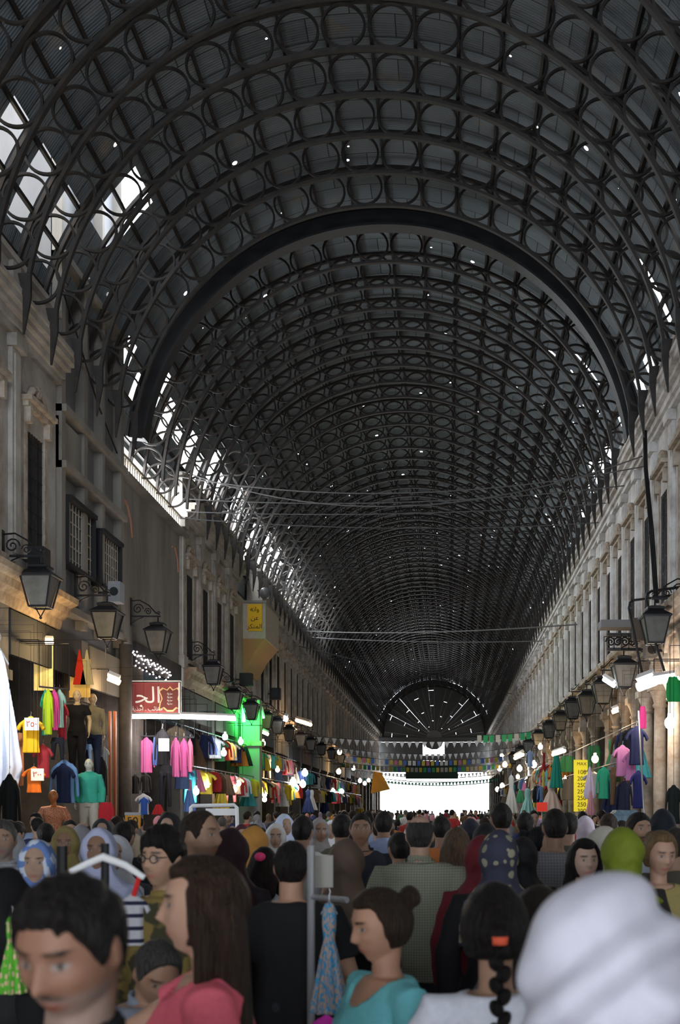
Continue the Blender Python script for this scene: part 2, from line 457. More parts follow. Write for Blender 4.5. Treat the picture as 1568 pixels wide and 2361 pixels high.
m = MB(); m.box(-9.5, -6.5, -12.4, -12, 0, 19); m.box(3.5, 6.2, -12.4, -12, 0, 19); m.box(-6.5, 3.5, -12.4, -12, 5.5, 19); struct(build('wall_near_end_blocker', m, M_conc))  # unseen wall added to cut the daylight reaching the foreground
# ---- tower that pokes up through the roof on the left
tw = MB(); TA, TB = 24.95, 29.75
tw.box(XL-2.2, XL-.1, TA, TB, 5.6, 19.2)
struct(build('wall_left_tower', tw, M_grey))
tw = MB()
for y0, y1 in ((24.95, 25.2), (26.5, 26.75), (27.9, 28.1), (29.5, 29.75)): tw.box(XL-.12, XL+.12, y0, y1, 6.0, 19.2)
for z in (6.2, 9.35, 10.6, 14.0): tw.box(XL-.12, XL+.22, TA, TB, z, z+.16)
tw.box(XL-.12, XL+.05, TA, 26.5, 9.5, 10.5)
o = build('pilaster', tw, M_conc); o.parent = bpy.data.objects['wall_left_tower']
def grilled(y0, y1, z0, z1):
    win_n[0] += 1
    e = struct(empty('window_%d' % win_n[0], (XL, (y0+y1)/2, 0))); h = (y1-y0)/2
    g = MB(); g.box(-.1, .02, -h, h, z0, z1); build('pane', g, M_glass, e)
    g = MB(); g.box(-.1, .16, -h-.06, -h+.02, z0-.06, z1+.06); g.box(-.1, .16, h-.02, h+.06, z0-.06, z1+.06); g.box(-.1, .22, -h, h, z1, z1+.1); g.box(-.1,.16,-h,h,z0-.06,z0)
    build('window_frame', g, M_iron2, e)
    g = MB()
    for k in range(9): y = -h + 2*h*(k+.5)/9; g.box(.06, .08, y-.01, y+.01, z0, z1)
    for k in range(5): z = z0 + (z1-z0)*(k+.5)/5; g.box(.05, .07, -h, h, z-.012, z+.012)
    build('window_grille', g, mat('pale_bars', (0.35,0.32,0.26), 0.6), e)
grilled(25.3, 27.2, 7.35, 8.75); grilled(27.75, 29.4, 7.35, 8.6)
# ---- plain concrete block facade with railing on its roof
m = MB(); m.box(XL-3, XL, 29.75, 36.6, 5.75, 10.60); struct(build('wall_left_block', m, M_conc))
m = MB(); m.box(XL-3.0, XL+.25, 29.75, 36.75, 10.60, 10.70); struct(build('trim_block_roof_edge', m, M_conc))
m = MB()
for k in range(30):
    y = 29.9 + k * 6.7 / 29; m.box(XL-.1, XL-.02, y-.035, y+.035, 10.70, 11.24)
m.box(XL-.12, XL+.02, 29.75, 36.7, 11.22, 11.30)
o = build('railing', m, mat('rail_paint', (0.42,0.38,0.32), .6)); tag(o, 'pale slatted railing along the roof edge of the plain concrete block', 'railing')
m = MB(); m.box(XL-.02, XL+.1, 36.42, 36.62, 5.75, 10.8); struct(build('trim_white_corner', m, mat('white_strip', (0.75,0.74,0.72), .6)))
# painted faint graffiti lines on the block
g = MB()
def yz(px, py): # point on left wall plane
    d = dl(px); return (XL + .012, d, CZ + (VY - py) * d / F)
for pts in ([(282, 1150), (292, 1165), (300, 1200), (303, 1240)], [(396, 1260), (402, 1262), (408, 1290), (410, 1320)], [(281,1160),(285,1152),(290,1158)]):
    g.tube([yz(*p) for p in pts], 0.03, 6)
o = build('graffiti', g, mat('faded_red_paint', (0.42,0.20,0.13), .9)); tag(o, 'faded red painted curves on the plain concrete facade', 'graffiti')

# ---- far end: lunette fan, gallery band, bright street beyond
YEND = 144.0
M_lun = mat('lunette_panel', (0.11, 0.11, 0.105), .8)
M_lrib = mat('lunette_rib', (0.2, 0.19, 0.18), .8)
nseg = 26; lun = MB(); R_l = 6.75
for k in range(nseg):
    g_ = .014 if k in (4, 6, 7, 18, 20, 22) else .001
    a0 = PI * (k + g_) / nseg; a1 = PI * (k + 1 - g_) / nseg
    for j in range(9):
        r0 = .9 + (R_l - .9) * j / 9 ; r1 = .9 + (R_l-.9) * (j + 1) / 9 - (.035 if (j*3+k*5) % 9 == 0 else 0)
        p = [vp(a0, r0), vp(a1, r0), vp(a1, r1), vp(a0, r1)]
        rr = [[(x, -.04, z) for x, z in p], [(x, .04, z) for x, z in p]]
        lun.loft(rr)
e = empty('wall_far_end', (CX, YEND, CZV)); struct(e)
build('lunette_panel', lun, M_lun, e)
m = MB()
for k in range(nseg + 1):
    a = PI * k / nseg; hh = ((k * 37) % 5) 
    p0, p1 = vp(a, .5), vp(a, R_l)
    if hh < 3: m.tube([(p0[0], 0, p0[1]), (p1[0], 0, p1[1])], .09, 4)
m2 = MB(); arc_band(m2, R_l, R_l + .62, 0, PI, .15, 60); m.add(m2.v, m2.f)
m2 = MB(); arc_band(m2, 0.001, 1.0, 0, PI, .12, 30); m.add(m2.v, m2.f)
build('lunette_rib', m, M_lrib, e)
m = MB(); zb = CZV
m.box(-7.3, 7.3, -.15, .15, -.55, 0.05); m.box(-7.3, -1.45, -.05, .05, -4.4, -.58); m.box(1.3, 7.3, -.05, .05, -4.4, -.58)
poly = [(-1.3, -.5), (-1.0, -1.2), (-.3, -1.5), (.4, -1.45), (.9, -1.1), (1.15, -.5)]
n_ = len(poly); m.add([(x, -.05, z) for x, z in poly] + [(x, .05, z) for x, z in poly], [tuple(range(n_)), tuple(range(n_, 2*n_))[::-1]] + [(i_, n_ + i_, n_ + (i_+1) % n_, (i_+1) % n_) for i_ in range(n_)])
m.box(-1.45, 1.3, -.05, .05, -2.9, -2.25); m.box(-1.45, 1.3, -.05, .05, -4.4, -3.2)
for k in range(5): m.box(-1.2 + k*.55, -1.0 + k*.55, -.05, .05, -3.2, -2.9)
build('gallery_panel', m, M_lun, e)
m = MB(); m.box(-16, 14, 185, 186, 0, 6.5)
o = build('wall_street_building', m, mat('pale_street_wall', (.8,.8,.78), .9)); struct(o)
# ================================================================= people
def fnoise(v, f, seed):
    r = np.random.RandomState(seed); o = np.zeros(len(v))
    for _ in range(4):
        k = r.normal(size=3) * f; o += np.sin(v @ k + r.rand() * 6.28)
    return o / 4
def sph(nu, nv):
    u = []; f = []
    for i in range(nv + 1):
        th = PI * i / nv
        for j in range(nu):
            ph = 2 * PI * j / nu
            u.append((math.sin(th) * math.sin(ph), -math.sin(th) * math.cos(ph), math.cos(th)))
    for i in range(nv):
        for j in range(nu):
            k = (j + 1) % nu; f.append((i*nu+j, (i+1)*nu+j, (i+1)*nu+k, i*nu+k))
    return np.array(u), f
def head_fn(u, off=None, nose=1.0):
    """head surface for unit directions u; face looks to -y, origin at the middle of the head"""
    x, y, z = u[:,0], u[:,1], u[:,2]
    lo = np.clip(-z, 0, 1); front = np.clip(-y, 0, 1)
    sx = 0.076 * (1 - 0.33 * lo**1.6); sy = np.where(y > 0, 0.104 * (1 - 0.42 * lo**1.3), 0.090 * (1 - 0.02*lo)); sz = np.where(z > 0, 0.112, 0.122)
    if off is not None: sx = sx + off; sy = sy + off; sz = sz + off
    X, Y, Z = x * sx, y * sy, z * sz
    fy = front > 0.05
    # square the face a little so that it is flatter than an egg
    Y = np.where(fy, -np.abs(Y)**0.82 * 0.09**0.18, Y)
    if off is None:
        g = lambda cx, cz, wx, wz: np.exp(-((np.abs(X) - cx) / wx)**2 - ((Z - cz) / wz)**2)
        nr = np.where(Z > -0.028, np.clip((0.022 - Z) / 0.05, 0, 1), np.clip((Z + 0.042) / 0.014, 0, 1))
        d = -0.026 * nose * nr * np.exp(-(X / (0.008 + 0.008 * np.clip(nr, 0, 1)))**2)
        d += 0.011 * g(0.032, 0.010, 0.017, 0.012) - 0.006 * g(0.028, 0.033, 0.026, 0.008)
        d += -0.0065 * g(0.0, -0.058, 0.020, 0.005) - 0.007 * g(0.0, -0.069, 0.017, 0.006) + 0.003 * g(0, -0.0635, 0.022, 0.0025)
        d += -0.007 * g(0.0, -0.100, 0.018, 0.013) + 0.004 * g(0, -0.084, 0.02, 0.006) - 0.005 * g(0.048, -0.022, 0.018, 0.016)
        d += -0.004 * g(0.032, 0.008, 0.010, 0.006)
        Y = Y + np.where(fy, d, 0)
    return np.stack([X, Y, Z], 1)
def rotm(yaw=0, pitch=0, roll=0):
    return Matrix.Rotation(yaw, 3, 'Z') @ Matrix.Rotation(pitch, 3, 'X') @ Matrix.Rotation(roll, 3, 'Y')
def remesh(mb, vox, smooth_it=2, name='m'):
    me = mb.mesh('tmp'); o = bpy.data.objects.new('tmp', me); COL.objects.link(o)
    r = o.modifiers.new('r', 'REMESH'); r.mode = 'VOXEL'; r.voxel_size = vox; r.use_smooth_shade = True
    if smooth_it:
        s = o.modifiers.new('s', 'SMOOTH'); s.iterations = smooth_it; s.factor = 0.5
    dg = bpy.context.evaluated_depsgraph_get(); ev = o.evaluated_get(dg)
    out = bpy.data.meshes.new_from_object(ev); out.name = name
    bpy.data.objects.remove(o); bpy.data.meshes.remove(me)
    out.polygons.foreach_set('use_smooth', [True] * len(out.polygons))
    return out
def verts(me):
    a = np.empty(len(me.vertices) * 3); me.vertices.foreach_get('co', a); return a.reshape(-1, 3)
def setv(me, v): me.vertices.foreach_set('co', v.ravel()); me.update()
def vcol(me, c):
    a = me.color_attributes.new('Col', 'FLOAT_COLOR', 'POINT')
    c4 = np.ones((len(c), 4)); c4[:, :3] = c; a.data.foreach_set('color', c4.ravel())

M_skin = mat('skin', (.5,.35,.25), 0.55, vcol=True, spec=.35)
M_skin.node_tree.nodes['Principled BSDF'].inputs['Subsurface Weight'].default_value = 0.0
M_hair = mat('hair', (.02,.015,.01), 0.55, tint=True, var=0.6, vscale=30, stretch=(3, 3, .25), bump=1.0, bscale=45, spec=.2)
M_cloth = mat('cloth', (.5,.5,.5), 0.9, tint=True, var=0.12, vscale=60)
M_scarf = mat('scarf_cloth', (.5,.5,.5), 0.75, tint=True, var=0.10, vscale=8, bump=0.25, bscale=12)

def limb_pts(S, E, Wr):
    return [S, tuple(S[i]*.5+E[i]*.5 for i in range(3)), E, tuple(E[i]*.45+Wr[i]*.55 for i in range(3)), Wr]
def hand(mb, wr, dirv, palm, s=1.0, curl=0.5, side=1):
    """palm plus five separate curled fingers. dirv: along the hand, palm: palm normal"""
    d = Vector(dirv).normalized(); n = Vector(palm); n = (n - d * n.dot(d)).normalized(); w_ = d.cross(n) * side
    wr = Vector(wr)
    R = Matrix((w_, d, n)).transposed()
    mb.ell(wr + d * .05 * s, (.040*s, .052*s, .016*s), R, 12, 8)
    for k, (o, l) in enumerate(((-.028, .066), (-.0095, .075), (.0095, .070), (.028, .055))):
        p = wr + d * (.088 - (.006 if k in (0, 3) else 0)) * s + w_ * o * s; pts = [p - d*.02*s, p]; dd = d.copy()
        for q in range(3):
            dd = (Matrix.Rotation(curl * (.5 + .4*q), 3, w_) @ dd) if side > 0 else (Matrix.Rotation(-curl * (.5 + .4*q), 3, w_) @ dd)
            if (dd.dot(n) < 0) and q == 0: pass
            p = p + dd * l * s * (.42, .33, .25)[q]; pts.append(p)
        mb.tube(pts, [.0095*s, .0095*s, .009*s, .008*s, .0065*s], 8)
    p = wr + d * .018 * s - w_ * .026 * s
    mb.tube([p, p - w_*.022*s + d*.022*s + n*.006*s, p - w_*.030*s + d*.05*s + n*.012*s, p - w_*.028*s + d*.068*s + n*.018*s], [.012*s, .0115*s, .010*s, .0075*s], 8)

def torso_rings(k, add=0.0, z0=0.86, z1=1.46, fem=False, n=20):
    secs = [(0.80, .150, .105, 0), (0.88, .168, .120, 0), (0.96, .165, .118, 0), (1.05, .148, .105, -.005), (1.14, .145, .105, -.008), (1.24, .165, .118, -.012),
            (1.32, .182, .122, -.008), (1.38, .190, .112, .0), (1.42, .170, .095, .005), (1.455, .105, .075, .010), (1.475, .065, .062, .012)]
    if fem: secs = [(0.80, .160, .115, 0), (0.88, .182, .130, 0), (0.96, .172, .120, 0), (1.05, .138, .100, -.005), (1.12, .130, .098, -.008), (1.22, .150, .125, -.022),
                    (1.29, .160, .130, -.024), (1.36, .165, .100, -.005), (1.40, .150, .085, .005), (1.44, .092, .068, .010), (1.465, .058, .056, .012)]
    rings = []
    for z, a, b, oy in secs:
        if z < z0 or z > z1: continue
        ad = add
        rings.append([((a+ad) * k * math.cos(2*PI*j/n), oy + (b+ad) * math.sin(2*PI*j/n), z) for j in range(n)])
    return rings

def person_meshes(p):
    """all meshes of one person, in a 1.72 m frame with feet at z=0 facing -y"""
    vox = p.get('vox', .012); fem = p.get('fem', False); bk = p.get('build', 1.0) * (0.93 if fem else 1.0)
    hi = vox < .009
    hz = 1.72 - .112; hc = Vector(p.get('head_off', (0, -.012, hz - 0)))
    HR = rotm(p.get('yaw', 0), p.get('pitch', 0), p.get('roll', 0))
    hc = Vector((p.get('hx', 0), -.015 + p.get('hy', 0), hz + p.get('hz', 0)))
    sw = .175 * bk
    arms = p.get('arms') or {}
    pose = {}
    for s in (-1, 1):
        d = arms.get(s)
        if d is None: d = ((s*(sw+.075), .02, 1.13), (s*(sw+.07), -.06, .88))
        pose[s] = ((s*sw, .005, 1.385), d[0], d[1])
    step_ = p.get('step', .08)
    legs = {s: ((s*.088, 0, .88), (s*.095, -.03 - s*step_*.6, .48), (s*.10, s*step_*-.6 + .02, .09)) for s in (-1, 1)}
    out = {}
    nu, nv = (56, 44) if hi else (28, 22)
    # ---- body
    mb = MB()
    u, f = sph(nu, nv); hv = head_fn(u, nose=p.get('nose', 1.0))
    mb.add([hc + HR @ Vector(q) for q in hv], f)
    for s in (-1, 1):
        mb.ell(hc + HR @ Vector((s*.076, .012, -.004)), (.008, .018, .030), HR @ rotm(s*.35), 10, 8)
    mb.tube([(0, .02, 1.40), (hc.x*.4, .012 + hc.y*.3, 1.47), tuple(hc + HR @ Vector((0, .02, -.05)))], [.066 if not fem else .056, .056 if not fem else .047, .056 if not fem else .048], 16)
    mb.loft(torso_rings(bk, 0, fem=fem))
    for s in (-1, 1):
        S, E, Wr = pose[s]; k = .92 if fem else 1.0
        mb.tube(limb_pts(S, E, Wr), [.052*k, .046*k, .038*k, .036*k, .026*k], 12)
        d = Vector(Wr) - Vector(E)
        hand(mb, Vector(Wr), d, (-s, -.2, 0) if abs(d.normalized().z) > .5 else (0, 0, -1), .95 * k, .45, side=1)
        H, K, A = legs[s]
        mb.tube([H, tuple((H[i]+K[i])/2 for i in range(3)), K, tuple(K[i]*.6+A[i]*.4 for i in range(3)), A], [.088, .078, .056, .055, .040], 14)
        mb.ell((A[0], A[1]-.05, .045), (.042, .125, .043), None, 12, 8)
    body = remesh(mb, vox, 1 if hi else 0, 'body')
    v = verts(body); L_ = (v - np.array(hc)) @ np.array(HR)
    sk = np.array(p.get('skin', (.42, .26, .18)))
    sk = sk * .82
    c = np.tile(sk, (len(v), 1)); c *= (1 + .06 * fnoise(v, 60, 1))[:, None]
    face = (L_[:,1] < -.045) & (v[:,2] > 1.40)
    def blend(w_, col): 
        nonlocal c
        w_ = np.clip(w_, 0, 1)[:, None]; c = c * (1 - w_) + np.array(col) * w_
    g = lambda cx, cz, wx, wz, pw=2: np.exp(-(np.abs((np.abs(L_[:,0]) - cx) / wx))**pw - (np.abs((L_[:,2] - cz) / wz))**pw) * face
    if p.get('beard'):
        m_ = np.clip((-.038 - L_[:,2]) / .015, 0, 1) * np.clip((.01 - L_[:,1]) / .02, 0, 1) * (v[:,2] > 1.45) * (L_[:,2] > -.14)
        blend(m_ * p['beard'][0], p['beard'][1]); blend(1.2*g(0, -.047, .028, .006, 4) * p.get('mous', p['beard'][0]), p.get('mousc', p['beard'][1]))
    blend(1.3 * g(0, -.064, .022, .009, 2) , np.array(p.get('lips', sk * np.array((.85, .55, .55)))))
    blend(1.3 * g(.031, .031 + 0, .019, .0045, 4), p.get('brow', (.02, .015, .012)))
    blend(.55 * g(.032, .009, .020, .012), sk * .55)
    blend(1.2 * g(.032, .008, .012, .0048, 4), (.36, .33, .31)); blend(1.4 * g(.032, .008, .0052, .0052, 4), (.03, .02, .015))
    vcol(body, c); body.materials.append(M_skin); out['body'] = body
    ctop = p.get('top', 'tshirt')
    # ---- hair
    ht = p.get('hair', 'short')
    if ht != 'none':
        def hairmesh(offf, n=(48, 36), extra=None):
            u, f = sph(*n); x, y, z = u[:,0], u[:,1], u[:,2]
            off = offf(x, y, z); off = off + .003 * fnoise(u, 14, 5) * (off > 0)
            v = head_fn(u, off)
            m = MB(); m.add([hc + HR @ Vector(q) for q in v], f)
            if extra: extra(m)
            return m
        P_ = lambda *q: tuple(hc + HR @ Vector(q))
        fringe = p.get('fringe', .50)
        def short(x, y, z, t=p.get('hth', .012)):
            jag = .05 * np.sin(x * 23 + 1) + .04 * np.sin(x * 41 + y * 17)
            sm = lambda a, b_, q: np.clip((q - a) / (b_ - a), 0, 1)
            line = fringe + .10 * np.cos(x * 2.2) + jag
            side = sm(-.62, -.40, y); line = line * (1 - side) + .02 * side          # temples
            ear = np.exp(-((y - .12) / .22)**2) * (np.abs(x) > .5); line = np.where(y > -.35, -.18 + .32 * ear - .42 * sm(.2, .55, y), line)
            t = t * (.35 + .65 * sm(-.1, .45, z)) + .0035 * np.sin(x * 19 + y * 13) * sm(0, .4, z)
            return np.clip((z - line) * .10, -.02, t) + np.clip(z, 0, 1) * np.where(y < .2, p.get('quiff', .0), 0)
        if ht in ('short', 'balding', 'bald'):
            def fn(x, y, z):
                o = short(x, y, z)
                if ht == 'balding': o = np.where((z > .66) & (y > -.5), -.01, o)
                if ht == 'bald': o = np.where((z > .35) | (y < -.1), -.02, np.minimum(o, .003))
                return o
            out['hair'] = remesh(hairmesh(fn), max(vox, .006), 1, 'hair')
        else:
            def fn(x, y, z):
                if ht == 'long': line = np.where(y < -.30, fringe + .25 * (x*x), -.75)
                else:
                    q = np.clip((.02 - y) / .42, 0, 1); line = -.62 + (.62 + fringe + .12) * q * q * (3 - 2*q)
                return np.clip((z - line) * .2, -.02, p.get('hth', .016)) 
            ex = None
            if ht == 'long':
                def ex(m):
                    ln = p.get('hlen', .38); hp = Vector((p.get('hsx', 0), .02, 0))
                    rings = []
                    for i in range(9):
                        t = i / 8; z = .02 - t * (ln + .1); wdt = (.086 + .03 * math.sin(t * 2.2) - .03 * t*t) * (1 + .06*math.sin(i*2.1)) * p.get('hvol', 1); dp = .055 - .012 * t
                        cy = .055 + .05 * t
                        c_ = hc + HR @ Vector((0, cy, 0)) + Vector((hp.x * t, 0, z))
                        rings.append([(c_.x + (HR @ Vector((wdt*math.cos(a), dp*math.sin(a), 0))).x, c_.y + (HR @ Vector((wdt*math.cos(a), dp*math.sin(a), 0))).y, c_.z) for a in [2*PI*j/18 for j in range(18)]])
                    m.loft(rings)
                    for s in (-1, 1):
                        m.tube([P_(s*.07, -.02, .05), P_(s*.088, -.005, -.03), tuple(Vector(P_(s*.09, .01, -.10)) ), tuple(Vector(P_(s*.1, .0, -.12)) + Vector((0, 0, -.15)))], [.02, .028, .03, .018], 10)
            elif ht == 'bun':
                def ex(m):
                    m.ell(P_(0, .125, .065), (.042, .036, .040), HR, 12, 9); m.ell(P_(.02, .125, .06), (.03, .03, .03), HR, 10, 8)
            elif ht == 'pony':
                def ex(m):
                    m.tube([P_(0, .10, .05), P_(0, .15, .03), tuple(Vector(P_(0, .16, -.05))), tuple(Vector(P_(0, .12, 0)) + Vector((0,0,-.28)))], [.025, .035, .035, .01], 10)
            out['hair'] = remesh(hairmesh(fn, extra=ex), max(vox, .007), 2, 'hair')
            if ht == 'braid':
                m = MB(); a = Vector(P_(0, .105, .02))
                for i in range(15):
                    t = i / 14; sgn = (-1)**i
                    q = a + Vector((sgn*.010, .012 + .015*math.sin(t*3), -.035 - .030*i))
                    m.ell(q, (.022 - .009*t, .018 - .006*t, .026), rotm(0, 0, sgn*.5), 10, 7)
                m.tube([a, a + Vector((0, .02, -.05))], [.03, .02], 10)
                m.tube([a + Vector((0, .02, -.46)), a + Vector((0, .02, -.56))], [.014, .004], 8)
                out['braid'] = m.mesh('braid', smooth=True)
                for nm, zz, rr in (('upper', -.035, .022), ('lower', -.475, .014)):
                    m = MB(); q = a + Vector((0, .018, zz)); m.tube([q + Vector((0,0,.011)), q + Vector((0,0,-.011))], [rr*1.1, rr], 12)
                    out['hair_tie_' + nm] = m.mesh('hair_tie', smooth=True)
        out['hair'].materials.append(M_hair) if 'hair' in out else None
        if 'braid' in out: out['braid'].materials.append(M_hair)
    # ---- hijab
    if p.get('hijab'):
        u, f = sph(48, 40); x, y, z = u[:,0], u[:,1], u[:,2]
        open_ = np.exp(-((x) / .60)**4 - ((z + .05) / .74)**4) * (y < 0)
        if p.get('veil'): open_ = open_ * 0
        pf = p.get('puff', 0); off = (.024 + pf) - (.055 + pf) * np.clip(open_ * 1.6, 0, 1) + .004 * np.sin(9*z + 5*x*x*2 + 3*y) * (1 - open_) + .012 * np.clip(y, 0, 1)
        hv = head_fn(u, off)
        m = MB(); m.add([hc + HR @ Vector(q) for q in hv], f)
        drape = p.get('drape', .20)
        rings = []
        n = 28
        secs = [(hc.z - .03, .088+pf, .098+pf, .02), (hc.z - .09, .088+pf, .098+pf, .012), (hc.z - .14, .100+pf, .108+pf, .005), (hc.z - .19, .150, .125, .0),
                (1.39, .205*bk, .15, .0), (1.39 - drape*.5, .232*bk, .165, 0), (1.39 - drape, .225*bk, .160, 0)]
        for z_, a, b_, oy in secs:
            t = (hc.z - z_) / .4; cx = hc.x * max(0, 1 - t)
            ring = []
            for j in range(n):
                th = 2*PI*j/n; fr = 1 + .035 * math.sin(5*th + z_*20) + .02*math.sin(9*th)
                o_ = Vector((a*fr*math.cos(th), b_*fr*math.sin(th), 0))
                # open in front of the face above the chin
                if z_ > hc.z - .10 and math.sin(th) < -.3: o_ = Vector((o_.x, -.075 if z_ < hc.z - .05 else -.03, 0))
                ring.append((cx + o_.x, oy + o_.y + hc.y*.5, z_))
            rings.append(ring)
        m.loft(rings)
        me = remesh(m, max(vox, .0065), 3 if hi else 1, 'hijab')
        if hi or vox < .013:
            v = verts(me); q = v - np.array(hc)
            wv = np.sin(q[:,2]*70 + np.abs(q[:,0])*55 + q[:,1]*20) * .5 + np.sin(q[:,2]*38 - q[:,0]*60 + 1) * .5
            nrm = np.empty(len(v)*3); me.vertices.foreach_get('normal', nrm); nrm = nrm.reshape(-1, 3)
            setv(me, v + nrm * (wv * p.get('fold', .0035))[:, None])
            if p.get('bigfold'):
                w2 = np.sin(q[:,0]*26 + q[:,2]*46 + 2*np.sin(q[:,0]*9 + 1)) + .6*np.sin(q[:,0]*51 + q[:,2]*64 + 2)
                setv(me, verts(me) + nrm * (w2 * p['bigfold'])[:, None])
        me.materials.append(M_scarf); out['hijab'] = me
    # ---- clothes
    def cloth_rings(add, zlow, zhigh=1.47, flare=0):
        r = torso_rings(bk, add, z0=.79, z1=zhigh, fem=fem)
        if zlow < .8:
            base = r[0]; ex_ = []
            for t in np.linspace(1, 0.15, 5):
                z = zlow + (0.8 - zlow) * (1 - t); k = 1 + flare * t
                ex_.append([(q[0]*k*(1+.05*math.sin(7*j/20*6.28)), q[1]*k*(1+.05*math.sin(5*j/20*6.28)), z) for j, q in enumerate(base)])
            r = ex_ + r
        else: r = [q for q in r if q[0][2] >= zlow - .001]
        return r
    ad = p.get('loose', .016)
    m = MB()
    long_ = ctop in ('abaya', 'dress')
    m.loft(cloth_rings(ad, .10 if long_ else p.get('hem', .86), 1.445 if p.get('neck') else 1.46, .28 if long_ else 0))
    for s in (-1, 1):
        S, E, Wr = pose[s]; k = .92 if fem else 1.0
        if ctop in ('tshirt',):
            t = p.get('sleeve', .62); q = tuple(S[i]*(1-t)+E[i]*t for i in range(3)); mid = tuple(S[i]*.6+q[i]*.4 for i in range(3))
            m.tube([(S[0]*.75, S[1], S[2]-.01), S, mid, q], [.062, .060*k+ad*.6, .058*k+ad*.8, .056*k+ad], 14)
        elif ctop == 'tank': pass
        else:
            pts = limb_pts(S, E, Wr); a_ = ad * (1.8 if long_ else 1)
            m.tube([(S[0]*.75, S[1], S[2]-.01)] + pts, [.062] + [.052*k+ad, .046*k+a_, .040*k+a_, .038*k+a_, .032*k+a_], 14)
    if ctop == 'shirt' or p.get('collar'):
        for i in range(16):
            a = 2*PI*i/16; m.ell((.062*math.cos(a), .010 + .060*math.sin(a), 1.475 + .010*math.sin(a)), (.014, .014, .020), None, 6, 5)
    me = remesh(m, max(vox, .008), 2 if hi else 0, 'top')
    if vox < .016:
        v = verts(me); nrm = np.empty(len(v)*3); me.vertices.foreach_get('normal', nrm); nrm = nrm.reshape(-1, 3)
        wv = np.sin(v[:,2]*38 + 3*np.sin(v[:,0]*16 + v[:,1]*9) + p.get('seed', 0)) * .6 + np.sin(v[:,2]*21 + v[:,0]*33) * .4 + fnoise(v, 25, 3)
        v = v + nrm * (wv * .0035)[:, None]
        dpt = p.get('scoop', .035)
        if ctop in ('tshirt', 'tank', 'dress'):
            inn = (v[:,1] < .02) & ((v[:,0] / (.075 + dpt * .35))**2 + ((v[:,2] - 1.475) / (dpt + .02))**2 < 1)
            v[inn] -= nrm[inn] * .040
        setv(me, v)
    out['top'] = me
    if not long_:
        m = MB(); r = [q for q in torso_rings(bk, .012, z0=.79, z1=1.06, fem=fem)]
        m.loft(r)
        for s in (-1, 1):
            H, K, A = legs[s]
            m.tube([(H[0], H[1], H[2]), tuple((H[i]+K[i])/2 for i in range(3)), K, tuple(K[i]*.5+A[i]*.5 for i in range(3)), (A[0], A[1], .07)], [.102, .095, .074, .068, .066], 14)
        out['trousers'] = remesh(m, max(vox, .010), 0, 'trousers')
    if p.get('glasses'):
        m = MB()
        for s in (-1, 1):
            cq = [tuple(hc + HR @ Vector((s*.033 + .021*math.cos(a), -.098 + .006*abs(math.cos(a)), .006 + .016*math.sin(a)))) for a in np.linspace(0, 2*PI, 19)]
            m.tube(cq, .0022, 6, caps=False)
            m.tube([tuple(hc + HR @ Vector((s*.054, -.092, .012))), tuple(hc + HR @ Vector((s*.078, .01, .012)))], .0022, 6)
        m.tube([tuple(hc + HR @ Vector((-.012, -.098, .008))), tuple(hc + HR @ Vector((.012, -.098, .008)))], .0022, 6)
        out['glasses'] = m.mesh('glasses', [mat('spectacle_frame', (.01,.01,.01), .3)])
    return out

def pat_mat(name, kind, c1, c2, scale):
    if name in MATS: return MATS[name]
    m = mat(name, c1, .85); nt = m.node_tree; N = nt.nodes; L = nt.links; b = N['Principled BSDF']
    tc = N.new('ShaderNodeTexCoord')
    mx = N.new('ShaderNodeMix'); mx.data_type = 'RGBA'; mx.inputs['A'].default_value = (*c1, 1); mx.inputs['B'].default_value = (*c2, 1)
    if kind == 'dots':
        v = N.new('ShaderNodeTexVoronoi'); v.inputs['Scale'].default_value = scale; v.inputs['Randomness'].default_value = .45
        L.new(tc.outputs['Object'], v.inputs[0]); c = N.new('ShaderNodeMath'); c.operation = 'LESS_THAN'; c.inputs[1].default_value = .36
        L.new(v.outputs['Distance'], c.inputs[0]); L.new(c.outputs[0], mx.inputs['Factor'])
    elif kind == 'noise':
        v = N.new('ShaderNodeTexNoise'); v.inputs['Scale'].default_value = scale; L.new(tc.outputs['Object'], v.inputs['Vector'])
        c = N.new('ShaderNodeMapRange'); c.inputs[1].default_value = .47; c.inputs[2].default_value = .53
        L.new(v.outputs['Fac'], c.inputs[0]); L.new(c.outputs[0], mx.inputs['Factor'])
    elif kind in ('check', 'stripe'):
        sp = N.new('ShaderNodeSeparateXYZ'); L.new(tc.outputs['Object'], sp.inputs[0]); outs = []
        for ax in ((0, 2) if kind == 'check' else (2,)):
            s = N.new('ShaderNodeMath'); s.operation = 'MULTIPLY'; s.inputs[1].default_value = scale; L.new(sp.outputs[ax], s.inputs[0])
            q = N.new('ShaderNodeMath'); q.operation = 'SINE'; L.new(s.outputs[0], q.inputs[0])
            c = N.new('ShaderNodeMath'); c.operation = 'GREATER_THAN'; c.inputs[1].default_value = .55; L.new(q.outputs[0], c.inputs[0]); outs.append(c.outputs[0])
        if len(outs) == 2:
            a = N.new('ShaderNodeMath'); a.operation = 'MAXIMUM'; L.new(outs[0], a.inputs[0]); L.new(outs[1], a.inputs[1]); outs = [a.outputs[0]]
        L.new(outs[0], mx.inputs['Factor'])
    L.new(mx.outputs['Result'], b.inputs['Base Color'])
    return m

